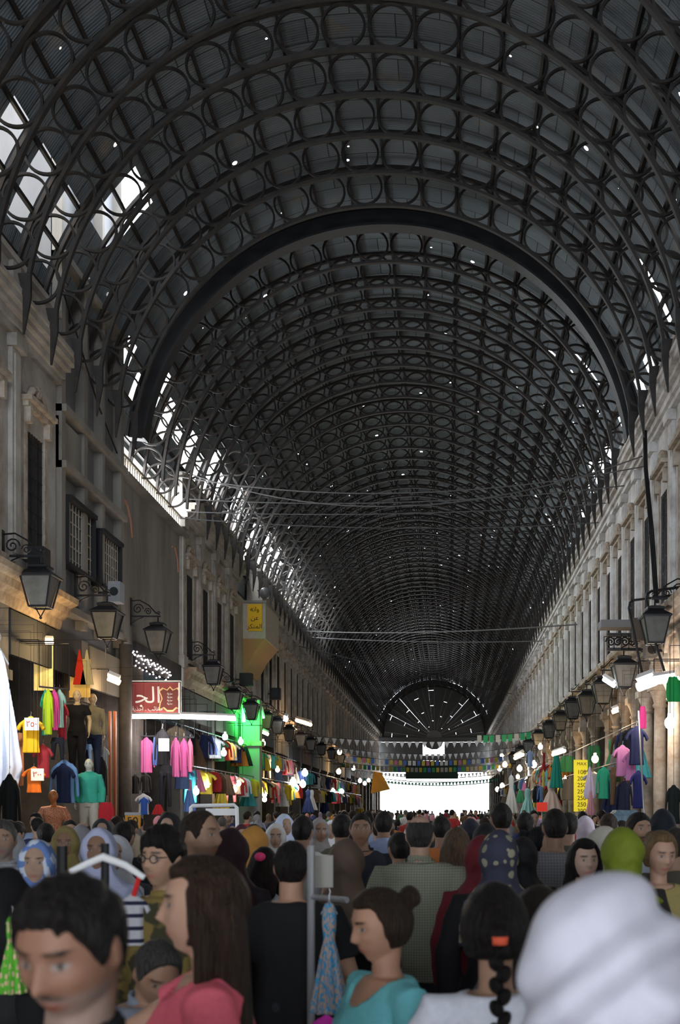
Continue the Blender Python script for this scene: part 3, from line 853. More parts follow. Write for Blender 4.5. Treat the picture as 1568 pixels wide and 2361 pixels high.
def assemble(meshes, p, root):
    col = {'hair': p.get('hairc', (.018, .014, .012)), 'braid': p.get('hairc', (.018, .014, .012)), 'hijab': p.get('hijabc', (.8, .8, .85)),
           'top': p.get('topc', (.1, .1, .1)), 'trousers': p.get('botc', (.03, .03, .04)), 'hair_tie_upper': (.8, .12, .06), 'hair_tie_lower': (.8, .12, .06)}
    names = {'top': {'tshirt': 'shirt', 'shirt': 'shirt', 'abaya': 'robe', 'dress': 'dress', 'coat': 'coat', 'tank': 'tank_top'}[p.get('top', 'tshirt')],
             'hair_tie_upper': 'hair_tie', 'hair_tie_lower': 'hair_tie'}
    for k, me in meshes.items():
        if not me.materials:
            mm = p.get(k + '_mat', M_cloth); me.materials.append(mm)
        elif k == 'hijab' and p.get('hijab_mat'): me.materials[0] = p['hijab_mat']
        par = root
        o = put(names.get(k, k), me, par, color=col.get(k, (.5, .5, .5)))
def place_person(px, ytop, d, face, p, label, name='person'):
    """px, ytop: where the crown of the head stands in the picture; face: heading, 0 = looks at the camera, 90 = to picture right"""
    top = CZ + (VY - ytop) * d / F
    s = top / (1.72 + p.get('hz', 0) + p.get('puff', 0) + (.024 if p.get('hijab') else .012))
    me = person_meshes(p)
    X = (px - VX) * d / F
    r = empty(name, (X, d, 0), math.radians(face)); r.scale = (s, s, s)
    assemble(me, p, r)
    tag(r, label, 'person', p.get('group'))
    return r
SK1, SK2, SK3 = (.40, .24, .16), (.30, .17, .11), (.50, .32, .23)
BLK = (.012, .012, .014); DBR = (.035, .02, .012); R_ = math.radians
PEOPLE = [
 # px, ytop, depth, facing, dict, label
 (176, 2012, 1.80, -10, dict(vox=.0055, hair='short', fringe=.50, hth=.016, beard=(.42, (.30,.27,.25)), mous=.8, mousc=(.07,.055,.05), pitch=R_(19), yaw=R_(-6), top='coat', topc=(.008,.008,.010), skin=(.38,.19,.12), build=1.08, loose=.03, collar=1, nose=1.2),
  'man with short black hair and grey stubble, head bowed, black jacket, close up'),
 (478, 1976, 2.7, -78, dict(vox=.006, fem=1, hair='long', hlen=.50, hvol=1.12, hairc=(.05,.028,.016), fringe=.6, hth=.020, top='tshirt', topc=(.88,.16,.22), scoop=.07, sleeve=.42, skin=(.62,.36,.25), hem=.86, arms={1: ((.27,.03,1.12), (.24,-.20,.97)), -1: ((-.22,-.23,1.24), (-.16,-.44,1.10))}, botc=(.04,.05,.09)),
  'woman with very long brown hair in a pink short-sleeved top'),
 (672, 1938, 4.9, 182, dict(vox=.008, hair='short', top='tshirt', topc=BLK, skin=(.52,.30,.20), build=1.03, sleeve=.75, arms={-1: ((-.27,.0,1.13), (-.22,-.2,.98))}),
  'man from behind with cropped black hair and plain black T-shirt'),
 (885, 2046, 3.3, -62, dict(vox=.006, fem=1, hair='bun', hairc=(.045,.028,.018), fringe=.52, top='tshirt', topc=(.17,.54,.58), skin=(.52,.28,.18), neck=1, pitch=R_(12), sleeve=.5, build=1.12, scoop=.10),
  'woman in a turquoise top with brown hair in a bun, looking down'),
 (1142, 2042, 2.85, 184, dict(vox=.007, fem=1, hair='braid', hairc=(.014,.010,.009), fringe=.6, hth=.022, top='tshirt', topc=(.74,.76,.84), sleeve=.45, skin=(.45,.26,.17)),
  'girl in a white T-shirt with a black braid and red-orange hair ties'),
 (1240, 2048, 3.6, 168, dict(vox=.010, fem=1, hair='long', hlen=.2, hairc=(.025,.016,.012), hth=.024, top='tshirt', topc=(.1,.1,.12)),
  'woman with loose dark hair just beyond the girl with the braid'),
 (1400, 2014, 1.58, 150, dict(vox=.0060, fem=1, hair='none', hijab=1, hijabc=(.70,.69,.78), drape=.34, fold=.003, bigfold=.008, puff=.026, top='abaya', topc=(.55,.55,.62), hx=0, pitch=R_(8), build=1.18),
  'woman from behind in a big white headscarf, closest to the camera'),
 (382, 1913, 4.6, -28, dict(vox=.007, hair='short', quiff=.022, hth=.016, hairc=(.012,.010,.009), glasses=1, skin=(.56,.33,.22), top='shirt', topc=(.24,.17,.05), nose=1.15, beard=(.18,(.1,.08,.07)), fringe=.5, top_mat=pat_mat('olive_camouflage', 'noise', (.25,.18,.055), (.06,.055,.03), 9)),
  'young man with glasses and a black quiff in an olive brown shirt'),
 (455, 1864, 5.2, 72, dict(vox=.009, hair='short', fringe=.86, hth=.005, hairc=(.045,.03,.022), skin=(.42,.25,.17), beard=(.45,(.07,.05,.04)), top='coat', topc=(.02,.02,.022), nose=1.2, botc=(.03,.03,.035)),
  'balding bearded man in profile wearing a dark jacket'),
 (528, 1908, 5.8, 172, dict(vox=.012, fem=1, hair='none', hijab=1, hijabc=(.030,.010,.014), drape=.25, top='abaya', topc=(.018,.012,.016)),
  'woman from behind in a dark maroon headscarf'),
 (583, 1903, 7.6, 165, dict(vox=.012, fem=1, hair='none', hijab=1, hijabc=(.50,.24,.05), drape=.12, top='coat', topc=(.02,.03,.05), fold=.006),
  'woman from behind in a mustard gold headscarf and navy coat'),
 (88, 1934, 5.8, 5, dict(vox=.009, fem=1, hair='none', hijab=1, hijabc=(.3,.4,.6), drape=.14, top='coat', topc=(.018,.02,.028), skin=SK3, hijab_mat=pat_mat('blue_white_scarf', 'noise', (.12,.20,.44), (.52,.57,.66), 14)),
  'woman facing us in a blue and white patterned headscarf'),
 (6, 1888, 6.6, 12, dict(vox=.010, hair='short', hairc=(.10,.095,.09), beard=(.5,(.2,.19,.18)), top='shirt', skin=(.36,.22,.15), top_mat=pat_mat('grey_fine_stripe', 'stripe', (.30,.31,.33), (.20,.21,.23), 300), build=1.1),
  'older grey-haired man in a grey shirt at the very left edge'),
 (2, 2000, 3.9, 150, dict(vox=.012, fem=1, hair='none', hijab=1, hijabc=(.006,.006,.007), drape=.3, top='abaya', topc=(.006,.006,.007)),
  'woman all in black cut off by the left edge, back turned'),
 (152, 1903, 8.0, 8, dict(vox=.010, fem=1, hair='none', hijab=1, hijabc=(.22,.17,.06), drape=.12, top='abaya', topc=(.012,.012,.012), skin=SK2),
  'woman facing us in an olive headscarf and black clothes'),
 (230, 1907, 6.2, 4, dict(vox=.009, fem=1, hair='none', hijab=1, hijabc=(.42,.45,.62), drape=.36, top='abaya', topc=(.30,.32,.44), skin=SK2),
  'woman facing us in a long lavender grey headscarf'),
 (270, 1924, 6.9, 2, dict(vox=.010, fem=1, hair='none', hijab=1, hijabc=(.55,.56,.60), drape=.2, top='coat', topc=(.05,.05,.06), skin=SK3),
  'young woman in a pale headscarf beside the lavender one'),
 (284, 1893, 8.4, 175, dict(vox=.012, hair='short', top='tshirt', topc=BLK, skin=SK2), 'man from behind in a black T-shirt with white back print'),
 (392, 1872, 9.2, -5, dict(vox=.012, fem=1, hair='none', hijab=1, hijabc=BLK, top='abaya', topc=BLK, skin=SK3), 'woman facing us in a black headscarf beyond the balding man'),
 (234, 1886, 11.5, 20, dict(vox=.014, fem=1, hair='none', hijab=1, hijabc=(.02,.02,.02), top='abaya', topc=(.02,.02,.02)), 'woman in black headscarf behind the lavender headscarf'),
 (968, 1877, 6.5, 176, dict(vox=.008, hair='balding', hairc=(.05,.045,.042), skin=(.50,.31,.22), top='tshirt', sleeve=.95, loose=.035, hem=.79, build=1.12, collar=1, top_mat=pat_mat('olive_small_check', 'check', (.27,.28,.21), (.17,.175,.13), 420)),
  'balding man from behind in a loose olive checked shirt'),
 (1150, 1912, 5.4, 178, dict(vox=.009, fem=1, hair='none', hijab=1, drape=.22, top='abaya', topc=(.010,.010,.012), build=1.08, hijab_mat=pat_mat('spotted_scarf', 'dots', (.04,.042,.07), (.30,.28,.20), 16)),
  'woman from behind in a navy headscarf with big beige dots'),
 (1156, 1850, 8.7, 190, dict(vox=.010, hair='short', top='tshirt', topc=(.60,.26,.03), skin=SK2, build=1.05, sleeve=.7), 'tall man in a mustard yellow T-shirt above the crowd'),
 (1018, 1880, 9.6, 184, dict(vox=.012, hair='short', top='tshirt', topc=(.52,.17,.05), skin=SK2), 'man from behind in an orange T-shirt'),
 (1052, 1909, 7.3, 172, dict(vox=.012, fem=1, hair='long', hlen=.1, hairc=(.16,.10,.06), hth=.02, top='tshirt', topc=(.12,.38,.5)), 'child with light brown hair and turquoise collar'),
 (885, 1869, 10.0, 180, dict(vox=.012, hair='short', top='shirt', topc=(.26,.32,.50), skin=SK2, build=1.05), 'man from behind in a light blue shirt'),
 (697, 1880, 8.6, 176, dict(vox=.012, hair='short', top='tshirt', topc=(.52,.52,.52), skin=SK2), 'man from behind in a pale grey T-shirt'),
 (832, 1872, 8.2, 6, dict(vox=.009, hair='short', hth=.006, top='tshirt', topc=(.018,.02,.03), skin=(.30,.17,.11), collar=1), 'man facing us with a dark navy polo shirt'),
 (788, 1876, 9.0, 184, dict(vox=.012, hair='short', top='shirt', topc=(.10,.11,.07), skin=SK2), 'man from behind in an olive green shirt'),
 (797, 1932, 5.7, 174, dict(vox=.010, fem=1, hair='none', hijab=1, hijabc=(.11,.075,.055), drape=.18, top='abaya', topc=(.008,.008,.009)), 'woman from behind in a brown headscarf and black robe'),
 (1280, 1864, 7.4, 182, dict(vox=.009, hair='short', top='tshirt', loose=.03, sleeve=.9, build=1.1, skin=SK2, top_mat=pat_mat('grey_check', 'check', (.19,.19,.215), (.13,.125,.13), 340)),
  'man from behind in a grey checked shirt'),
 (1345, 1937, 6.2, 14, dict(vox=.007, fem=1, hair='long', hlen=.28, hairc=(.010,.008,.008), hth=.026, fringe=.62, top='tank', topc=BLK, skin=(.62,.42,.33), lips=(.5,.2,.18)),
  'young woman with long black hair looking towards us'),
 (1392, 1904, 6.6, 30, dict(vox=.010, fem=1, hair='none', hijab=1, hijabc=(.50,.47,.40), drape=.1, top='coat', topc=(.05,.04,.04), skin=SK3), 'woman with a cream headscarf beside the green one'),
 (1437, 1906, 5.5, 200, dict(vox=.009, fem=1, hair='none', hijab=1, hijabc=(.19,.24,.02), drape=.03, top='coat', topc=(.03,.028,.025), loose=.03), 'woman in a bright olive green headscarf'),
 (1520, 1918, 6.0, 16, dict(vox=.008, fem=1, hair='bun', hairc=(.24,.15,.075), hth=.024, fringe=.62, top='tshirt', topc=(.40,.33,.13), skin=(.60,.36,.26), pitch=R_(12)), 'woman with pinned-up dark blond hair looking down'),
 (1470, 1872, 7.9, 24, dict(vox=.009, hair='short', beard=(.8,(.03,.022,.018)), top='shirt', topc=(.48,.52,.62), skin=(.44,.26,.17)), 'bearded man in a white-collared shirt'),
 (1528, 1864, 8.6, 182, dict(vox=.014, fem=1, hair='none', hijab=1, hijabc=(.012,.016,.025), drape=.3, top='abaya', topc=(.012,.016,.02)), 'woman in a very dark headscarf beyond the blond woman'),
 (1556, 1908, 7.0, 150, dict(vox=.012, hair='short', hairc=(.06,.05,.045), top='tshirt', topc=(.09,.08,.06)), 'man with short greying hair at the right edge'),
 (1349, 1880, 11.0, 175, dict(vox=.014, fem=1, hair='none', hijab=1, hijabc=(.52,.45,.52), drape=.3, top='abaya', topc=(.03,.03,.03)), 'woman in a pinkish lilac headscarf under the yellow price sign'),
 (922, 1918, 7.5, 196, dict(vox=.012, hair='short', top='tshirt', topc=BLK, skin=SK2, arms={1: ((.28,-.02,1.15), (.2,-.1,1.35))}), 'person in black with one bare bent arm, beside the balding man'),
 (607, 1953, 6.4, 178, dict(vox=.010, fem=1, hair='long', hlen=.12, hairc=(.02,.012,.01), top='tank', topc=(.50,.52,.56), skin=SK2, build=.85), 'girl with dark hair in a white tank top'),
 (636, 1897, 10.0, 8, dict(vox=.012, fem=1, hair='none', hijab=1, hijabc=(.60,.58,.56), drape=.2, top='abaya', topc=(.05,.05,.05), skin=SK3), 'woman facing us in an off-white headscarf in mid crowd'),
 (736, 1885, 10.6, 20, dict(vox=.012, fem=1, hair='none', hijab=1, hijabc=(.26,.23,.22), drape=.1, top='coat', topc=(.45,.17,.07), skin=SK2), 'woman in a taupe headscarf and orange top'),
 (765, 1890, 13.0, 0, dict(vox=.014, fem=1, hair='none', hijab=1, hijabc=(.65,.65,.68), drape=.2, top='abaya', topc=(.03,.03,.03)), 'woman in a small bright white headscarf in mid crowd'),
 (1110, 1924, 6.05, 176, dict(vox=.012, fem=1, hair='none', hijab=1, hijabc=(.13,.012,.018), drape=.2, top='coat', topc=(.13,.012,.018)), 'woman in crimson beside the spotted headscarf'),
 (342, 2158, 3.4, 35, dict(vox=.008, hair='short', hairc=(.07,.065,.06), fringe=.70, pitch=R_(35), hy=-.07, hz=-.03, skin=(.36,.2,.13), top='shirt', topc=(.20,.22,.27)), 'stooping old man with grey hair behind the bowed man'),
 (1205, 1928, 6.7, 176, dict(vox=.012, fem=1, hair='none', hijab=1, hijabc=(.008,.008,.009), drape=.3, top='abaya', topc=(.008,.008,.009)), 'woman in solid black next to the spotted headscarf'),
 (1211, 1872, 10.4, 182, dict(vox=.014, hair='short', top='tshirt', topc=BLK, skin=SK2), 'man in black between the mustard and grey shirts'),
 (1238, 1906, 8.3, 90, dict(vox=.012, fem=1, hair='bun', hairc=BLK, top='tshirt', topc=(.02,.02,.02), skin=SK3), 'woman with black hair in profile between two men'),
 (1084, 1886, 10.5, 180, dict(vox=.014, fem=1, hair='none', hijab=1, hijabc=(.02,.022,.035), drape=.3, top='abaya', topc=(.02,.022,.03)), 'woman in a dark blue black headscarf right of the orange shirt'),
 (1120, 1896, 7.85, 178, dict(vox=.014, fem=1, hair='none', hijab=1, hijabc=(.012,.012,.014), drape=.3, top='abaya', topc=(.012,.012,.014)), 'woman in black just in front of the mustard T-shirt'),
 (1404, 1874, 10.2, 176, dict(vox=.012, hair='short', hairc=(.05,.03,.02), top='tshirt', topc=(.35,.30,.30)), 'brown-haired man near the plastic-wrapped stall'),
 (1310, 1872, 9.5, 182, dict(vox=.014, hair='short', top='tshirt', topc=(.10,.09,.07)), 'man in a drab shirt half hidden by the grey check'),
 (557, 1900, 11.0, 15, dict(vox=.014, fem=1, hair='none', hijab=1, hijabc=(.07,.02,.03), drape=.2, top='abaya', topc=(.04,.012,.02), skin=SK3), 'woman in wine red headscarf facing us beyond the gold one'),
 (655, 1876, 12.0, 30, dict(vox=.014, fem=1, hair='none', hijab=1, hijabc=(.45,.52,.66), drape=.2, top='abaya', topc=(.3,.35,.45)), 'woman in a pale blue headscarf in mid crowd'),
]
for px, yt, d, fc, p, lb in PEOPLE:
    p.setdefault('seed', px % 17)
    r = place_person(px, yt, d, fc, p, lb)
    if 'white back print' in lb:
        m = MB(); rr = random.Random(2)
        for i in range(5):
            for j in range(5):
                if rr.random() < .8: q = (-.10 + .05*i, .150, 1.36 - .05*j); m.box(q[0], q[0] + rr.uniform(.02,.045), .125, .153, q[2], q[2] + rr.uniform(.015,.04))
        build('back_print', m, mat('print_ink', (.55,.65,.68), .8), r)
    if 'white tank top' in lb:
        m = MB(); m.ell((0, .10, 1.675), (.035, .022, .028), None, 12, 8)
        build('hair_tie', m, mat('pink_band', (.85,.06,.22), .5), r)

# ---- the rest of the crowd: a few builds, copied, each with its own colours
rnd = random.Random(11)
TYPES = []
spec = [dict(hair='short', top='tshirt'), dict(hair='short', top='shirt', step=.12), dict(hair='balding', top='shirt'), dict(hair='short', top='tshirt', build=1.12),
        dict(fem=1, hair='none', hijab=1, top='abaya', drape=.25), dict(fem=1, hair='none', hijab=1, top='coat', drape=.15), dict(fem=1, hair='long', top='tshirt', hlen=.25), dict(fem=1, hair='pony', top='shirt')]
for q in spec:
    q['vox'] = .018; me = person_meshes(q); r = empty('person', (0, -30, 0)); assemble(me, q, r)
    TYPES.append((q, r, [(c, []) for c in bpy.data.objects if c.parent == r], [0]))
SHC = [('white', (.55,.55,.55)), ('black', (.015,.015,.015)), ('navy', (.02,.03,.07)), ('grey', (.18,.18,.19)), ('light blue', (.25,.33,.5)), ('red', (.35,.03,.03)), ('green', (.05,.14,.06)), ('brown', (.12,.07,.04)), ('beige', (.35,.29,.2)), ('orange', (.5,.18,.04))]
SCC = [('white', (.62,.62,.65)), ('black', (.012,.012,.013)), ('grey', (.25,.25,.27)), ('beige', (.42,.34,.24)), ('blue', (.03,.04,.12)), ('pink', (.5,.22,.26)), ('brown', (.13,.08,.05)), ('lilac', (.35,.28,.42))]
taken = [((r.location.x), r.location.y) for r in COL.objects if r.name.startswith('person') and r.parent is None and r.location.y > 0]
crowd = []
taken += [(2.46, 15.6), (2.2, 15.6), (2.7, 15.6), (-6.63, 19.0), (-2.7, 13.0), (-2.4, 13.0), (-3.0, 13.0), (-4.4, 15.5), (1.95, 24.0), (4.07, 22.7), (4.2, 24)]
def try_place(d, gap):
    for _ in range(40):
        x = rnd.uniform(max(XL + 2.0, -d * .39), min(XR - .9, d * .2)); y = d + rnd.uniform(-.5, .5)
        if all((x - a)**2 + (y - b)**2 > gap**2 for a, b in taken):
            taken.append((x, y)); return x, y
    return None
ds = [8.8 + i * .13 for i in range(40)] + [14 + i * .19 for i in range(60)] + [25.5 + i * .38 for i in range(62)] + [49 + i * .95 for i in range(75)]
for d in ds:
    q = try_place(d, .62 if d < 14 else .5)
    if not q: continue
    x, y = q
    px = VX + x * F / y
    ti = rnd.choices(range(8), (5, 5, 1.5, 3, 5, 3, 2, 1.5))[0]
    p, r0, ch, cnt = TYPES[ti]
    back = rnd.random() < .68
    rz = math.radians((180 if back else 0) + rnd.uniform(-28, 28))
    h = rnd.uniform(1.62, 1.78) if not p.get('fem') else rnd.uniform(1.52, 1.65)
    if y < 14: h = min(h, 1.66)
    if cnt[0] == 0: r, cs = r0, ch; r.location = (x, y, 0); r.rotation_euler = (0, 0, rz); r.scale = (h/1.73,)*3
    else: r, cs = clone(r0, ch, (x, y, 0), rz, h / 1.73)
    cnt[0] += 1
    sn, sc = rnd.choice(SHC) if not (p.get('top') == 'abaya') else rnd.choice([SHC[1], SHC[2], SHC[3], SHC[7], SHC[1]])
    hn, hc_ = rnd.choice(SCC)
    hr = rnd.choice([(.015,.012,.01), (.03,.018,.012), (.012,.012,.012), (.16,.15,.14) if rnd.random() < .3 else (.02,.015,.01)])
    for c, _ in cs:
        nm = c.name.split('.')[0]
        if nm == 'hair': c.color = (*hr, 1)
        elif nm == 'hijab': c.color = (*hc_, 1)
        elif nm in ('shirt', 'robe', 'coat', 'dress'): c.color = (*sc, 1)
        elif nm == 'trousers': c.color = (*rnd.choice([(.02,.025,.04), (.012,.012,.013), (.1,.09,.07), (.05,.06,.1)]), 1)
    if p.get('hijab'): base = 'woman in a %s headscarf and %s %s' % (hn, sn, 'robe' if p['top'] == 'abaya' else 'coat')
    elif p.get('fem'): base = 'woman with %s hair in a %s top' % ('loose' if p['hair'] == 'long' else 'tied', sn)
    else: base = '%sman in a %s %s' % ({'balding': 'balding '}.get(p['hair'], 'broad ' if p.get('build') else ''), sn, 'T-shirt' if p['top'] == 'tshirt' else 'long-sleeved shirt')
    if y < 75: crowd.append([r, ('small distant ' if y > 40 else '') + base, 'from behind' if back else 'facing us', y, px])
    else: tag(r, 'tiny distant head in the dense crowd towards the bright far opening', 'person', 'distant crowd before the bright opening')
from collections import defaultdict
CD = defaultdict(list)
for c in crowd: CD[c[1] + ' ' + c[2]].append(c)
for k, lst in CD.items():
    if len(lst) == 1: tag(lst[0][0], k.replace('small distant ', 'far ').replace('long-sleeved ', '') + ' in mid crowd', 'person'); continue
    lst.sort(key=lambda c: c[4]); n = len(lst)
    for i, c in enumerate(lst):
        o = 'leftmost' if i == 0 else ('rightmost' if i == n - 1 else nth(i) + ' from left')
        t = '%s, %s' % (k, o)
        if len(t.replace('-', ' ').split()) > 15: t = t.replace('small distant ', 'far ').replace('long-sleeved ', '')
        tag(c[0], t, 'person')
# white print on the back of the black T-shirt
# ================================================================= shops
M_back = mat('shop_back_wall', (.20, .14, .09), .9, var=.6, vscale=1.5, col2=(.05,.04,.035))
M_pier = mat('shop_pier', (.16, .14, .12), .85, var=.4, vscale=2)
M_fas = mat('dark_fascia', (.07, .06, .055), .7, var=.5, vscale=.9, col2=(.03,.028,.03))
M_white = mat('white_paint', (.8,.8,.8), .5); M_steel = mat('steel_tube', (.45,.46,.48), .35, .7)
M_blk = mat('black_paint', (.012,.012,.013), .5); M_paper = mat('white_card', (.78,.76,.74), .8)
def shops(side, ya, yb, every):
    m = MB(); X = XL if side == 'L' else XR; g = -1 if side == 'L' else 1
    def bx(x0, x1, *a): m.box(min(X+g*x0, X+g*x1), max(X+g*x0, X+g*x1), *a)
    bx(2.6, 2.8, ya, yb, 0, 5.9); bx(0.0, 2.8, ya, yb, 5.6, 5.75)
    struct(build('wall_left_shop_back' if side == 'L' else 'wall_right_shop_back', m, M_back))
    n = round((yb-ya)/every); m = MB(); mf = MB()
    for i in range(n + 1):
        y = ya + (yb-ya)*i/n; bx(0.0, 2.6, y-.09, y+.09, 0, 5.6); 
        if side == 'L': bx(-.08, .35, y-.24, y+.24, 0, 5.75); bx(-.14, .3, y-.3, y+.3, 4.3, 4.5)
    struct(build('wall_left_piers' if side == 'L' else 'wall_right_piers', m, M_pier))
    r_ = random.Random(5)
    for i in range(n):
        y0 = ya + (yb-ya)*i/n + .3; y1 = ya + (yb-ya)*(i+1)/n - .3; z = 4.55 + r_.uniform(-.15, .3)
        m = MB()
        if side == 'L': m.box(XL+.01, XL+.1, y0+.02, y1-.02, z, 5.7)
        else: m.box(XR+.5, XR+.62, y0, y1, z, 5.58)
        c = r_.choice([(.05,.045,.04), (.10,.09,.08), (.14,.06,.04), (.05,.07,.09), (.16,.14,.10), (.03,.03,.03)])
        o = build('shop_fascia', m, M_cloth, color=c)
        tag(o, 'signboard over the %s %s-hand shop' % (nth(i), 'left' if side == 'L' else 'right'), 'signboard')
shops('L', 12.0, 144, 4.9); shops('R', 12.0, 144, 4.9)

# columns with capitals along the right arcade
cap = MB(); 
shaft = MB(); shaft.tube([(0,0,.5), (0,0,2.4), (0,0,4.35)], [.17,.165,.14], 18)
base = MB(); base.box(-.25,.25,-.25,.25,0,.35); base.tube([(0,0,.35),(0,0,.42),(0,0,.5)], [.24,.24,.18], 18)
capm = MB(); capm.tube([(0,0,4.3),(0,0,4.36),(0,0,4.42),(0,0,4.6),(0,0,4.72)], [.15,.19,.15,.20,.26], 18); capm.box(-.28,.28,-.28,.28,4.72,4.9)
ys_c = [24.6 + 1.75*k for k in range(8)] + [40.5 + 2.45*k for k in range(20)]
e0 = None; nC = len(ys_c)
for i, y in enumerate(ys_c):
    if e0 is None:
        e0 = empty('arcade_column', (XR-.05, y, 0)); ch = [(build('shaft', shaft, M_stone, e0, smooth=True), []), (build('base', base, M_stone, e0), []), (build('capital', capm, M_stone, e0, smooth=False), [])]; e = e0
    else: e, _ = clone(e0, ch, (XR-.05, y, 0))
    tag(e, 'stone column with moulded capital, %s of the right-hand arcade' % nth(i), 'column', 'columns of the right arcade')
# arches over the columns
m = MB()
for i in range(0, nC - 1):
    y0, y1 = ys_c[i], ys_c[i+1]; c = (y0+y1)/2; r = (y1-y0)/2
    if r > 1.6: continue
    for (r0, r1, o0, o1) in ((r-.12, r+.12, .0, .22), (r+.1, r+.2, 0, .30)):
        rings = []
        for k in range(13):
            a = PI*k/12; zz = 4.9
            rings.append([(XR-o1, c - r0*math.cos(a), zz + min(.85, r0*math.sin(a))), (XR-o1, c - r1*math.cos(a), zz + min(.9,r1*math.sin(a))), (XR+.3, c - r1*math.cos(a), zz + min(.9,r1*math.sin(a))), (XR+.3, c - r0*math.cos(a), zz + min(.85,r0*math.sin(a)))])
        m.loft(rings)
struct(build('trim_arcade_arches', m, M_stone))

# ---- lanterns on scroll brackets
def spiral(c, r0, turns, sgn, plane='x'):
    return [(c[0] + sgn*r0*(1-t*.85)*math.cos(2*PI*turns*t), c[1], c[2] + r0*(1-t*.85)*math.sin(2*PI*turns*t)) for t in [i/18 for i in range(19)]]
M_lglass = mat('dusty_lantern_glass', (.13,.125,.11), .4, var=.3, vscale=5); 
def lantern_parts(e):
    T = .29; Bm = .17
    m = MB(); 
    for x, y in ((-1,-1),(1,-1),(1,1),(-1,1)): m.tube([(.75+x*T, y*T, -.42), (.75+x*Bm, y*Bm, -1.0)], .02, 5)
    for z, q in ((-.42, T), (-1.0, Bm)):
        P = [(.75-q,-q,z),(.75+q,-q,z),(.75+q,q,z),(.75-q,q,z),(.75-q,-q,z)]
        for a_, b_ in zip(P, P[1:]): m.tube([a_, b_], .018, 5)
    m.tube([(.75-.1,0,-1.0), (.75,0,-1.18)], .012, 5); m.tube([(.75+.1,0,-1.0), (.75,0,-1.18)], .012, 5); m.ell((.75,0,-1.2), (.03,.03,.03), None, 8, 6)
    f = build('lantern_frame', m, M_iron2, e)
    m = MB(); q0, q1 = T-.02, Bm-.02
    m.loft([[(.75-q1,-q1,-.99),(.75+q1,-q1,-.99),(.75+q1,q1,-.99),(.75-q1,q1,-.99)], [(.75-q0,-q0,-.43),(.75+q0,-q0,-.43),(.75+q0,q0,-.43),(.75-q0,q0,-.43)]])
    g = build('lantern_glass', m, M_lglass, e)
    m = MB(); rr = []
    for z, q in ((-.42,.33),(-.39,.33),(-.27,.17),(-.24,.19),(-.20,.19),(-.16,.08)): rr.append([(.75-q,-q,z),(.75+q,-q,z),(.75+q,q,z),(.75-q,q,z)])
    m.loft(rr); m.tube([(.75,0,-.17),(.75,0,0)], .02, 6); c = build('lantern_cap', m, M_iron2, e)
    m = MB(); m.box(0,.82,-.02,.02,-.02,.02); m.box(0,.03,-.06,.06,-.25,.5)
    m.tube([(.03,0,.42),(.25,0,.44),(.5,0,.30),(.68,0,.1),(.80,0,.05)], .018, 6); m.tube(spiral((.2,0,.2),.15,1.6,1), .016, 6); m.tube(spiral((.48,0,.13),.10,1.6,-1), .014, 6); m.tube(spiral((.76,0,.09),.05,1.2,1), .012, 6)
    m.tube([(.02,0,-.2),(.2,0,-.08),(.35,0,-.02)], .014, 6)
    b_ = build('bracket', m, M_iron2, e)
    return [(f, []), (g, []), (c, []), (b_, [])]
LT = [('L', 21.9, 6.7), ('L', 26.2, 6.75), ('L', 30.8, 7.05), ('L', 38.1, 7.0), ('L', 41.8, 6.5), ('L', 45.5, 6.4), ('L', 49.3, 6.3), ('L', 52.6, 6.3), ('L', 56.5, 6.2), ('L', 61, 6.2), ('L', 65.5, 6.2), ('L', 71, 6.2), ('L', 77, 6.2), ('L', 84, 6.2),
      ('R', 25.0, 6.45), ('R', 29.4, 5.95), ('R', 33.4, 5.9), ('R', 37.2, 5.9), ('R', 41.4, 6.1), ('R', 46, 6.0), ('R', 51, 6.0), ('R', 57, 6.0), ('R', 64, 6.0), ('R', 71, 6.0), ('R', 79, 6.0)]
l0 = None; cn = {'L': 0, 'R': 0}
for sd, d, z in LT:
    X = XL if sd == 'L' else XR; rz = 0 if sd == 'L' else PI
    if l0 is None: l0 = empty('wall_lantern', (X, d, z)); lch = lantern_parts(l0); e = l0
    else: e, _ = clone(l0, lch, (X, d, z), rz)
    i = cn[sd]; cn[sd] += 1
    tag(e, 'iron wall lantern on scroll bracket, %s along the %s-hand wall' % (ORD[i], 'left' if sd == 'L' else 'right'), 'lantern', 'wall lanterns')
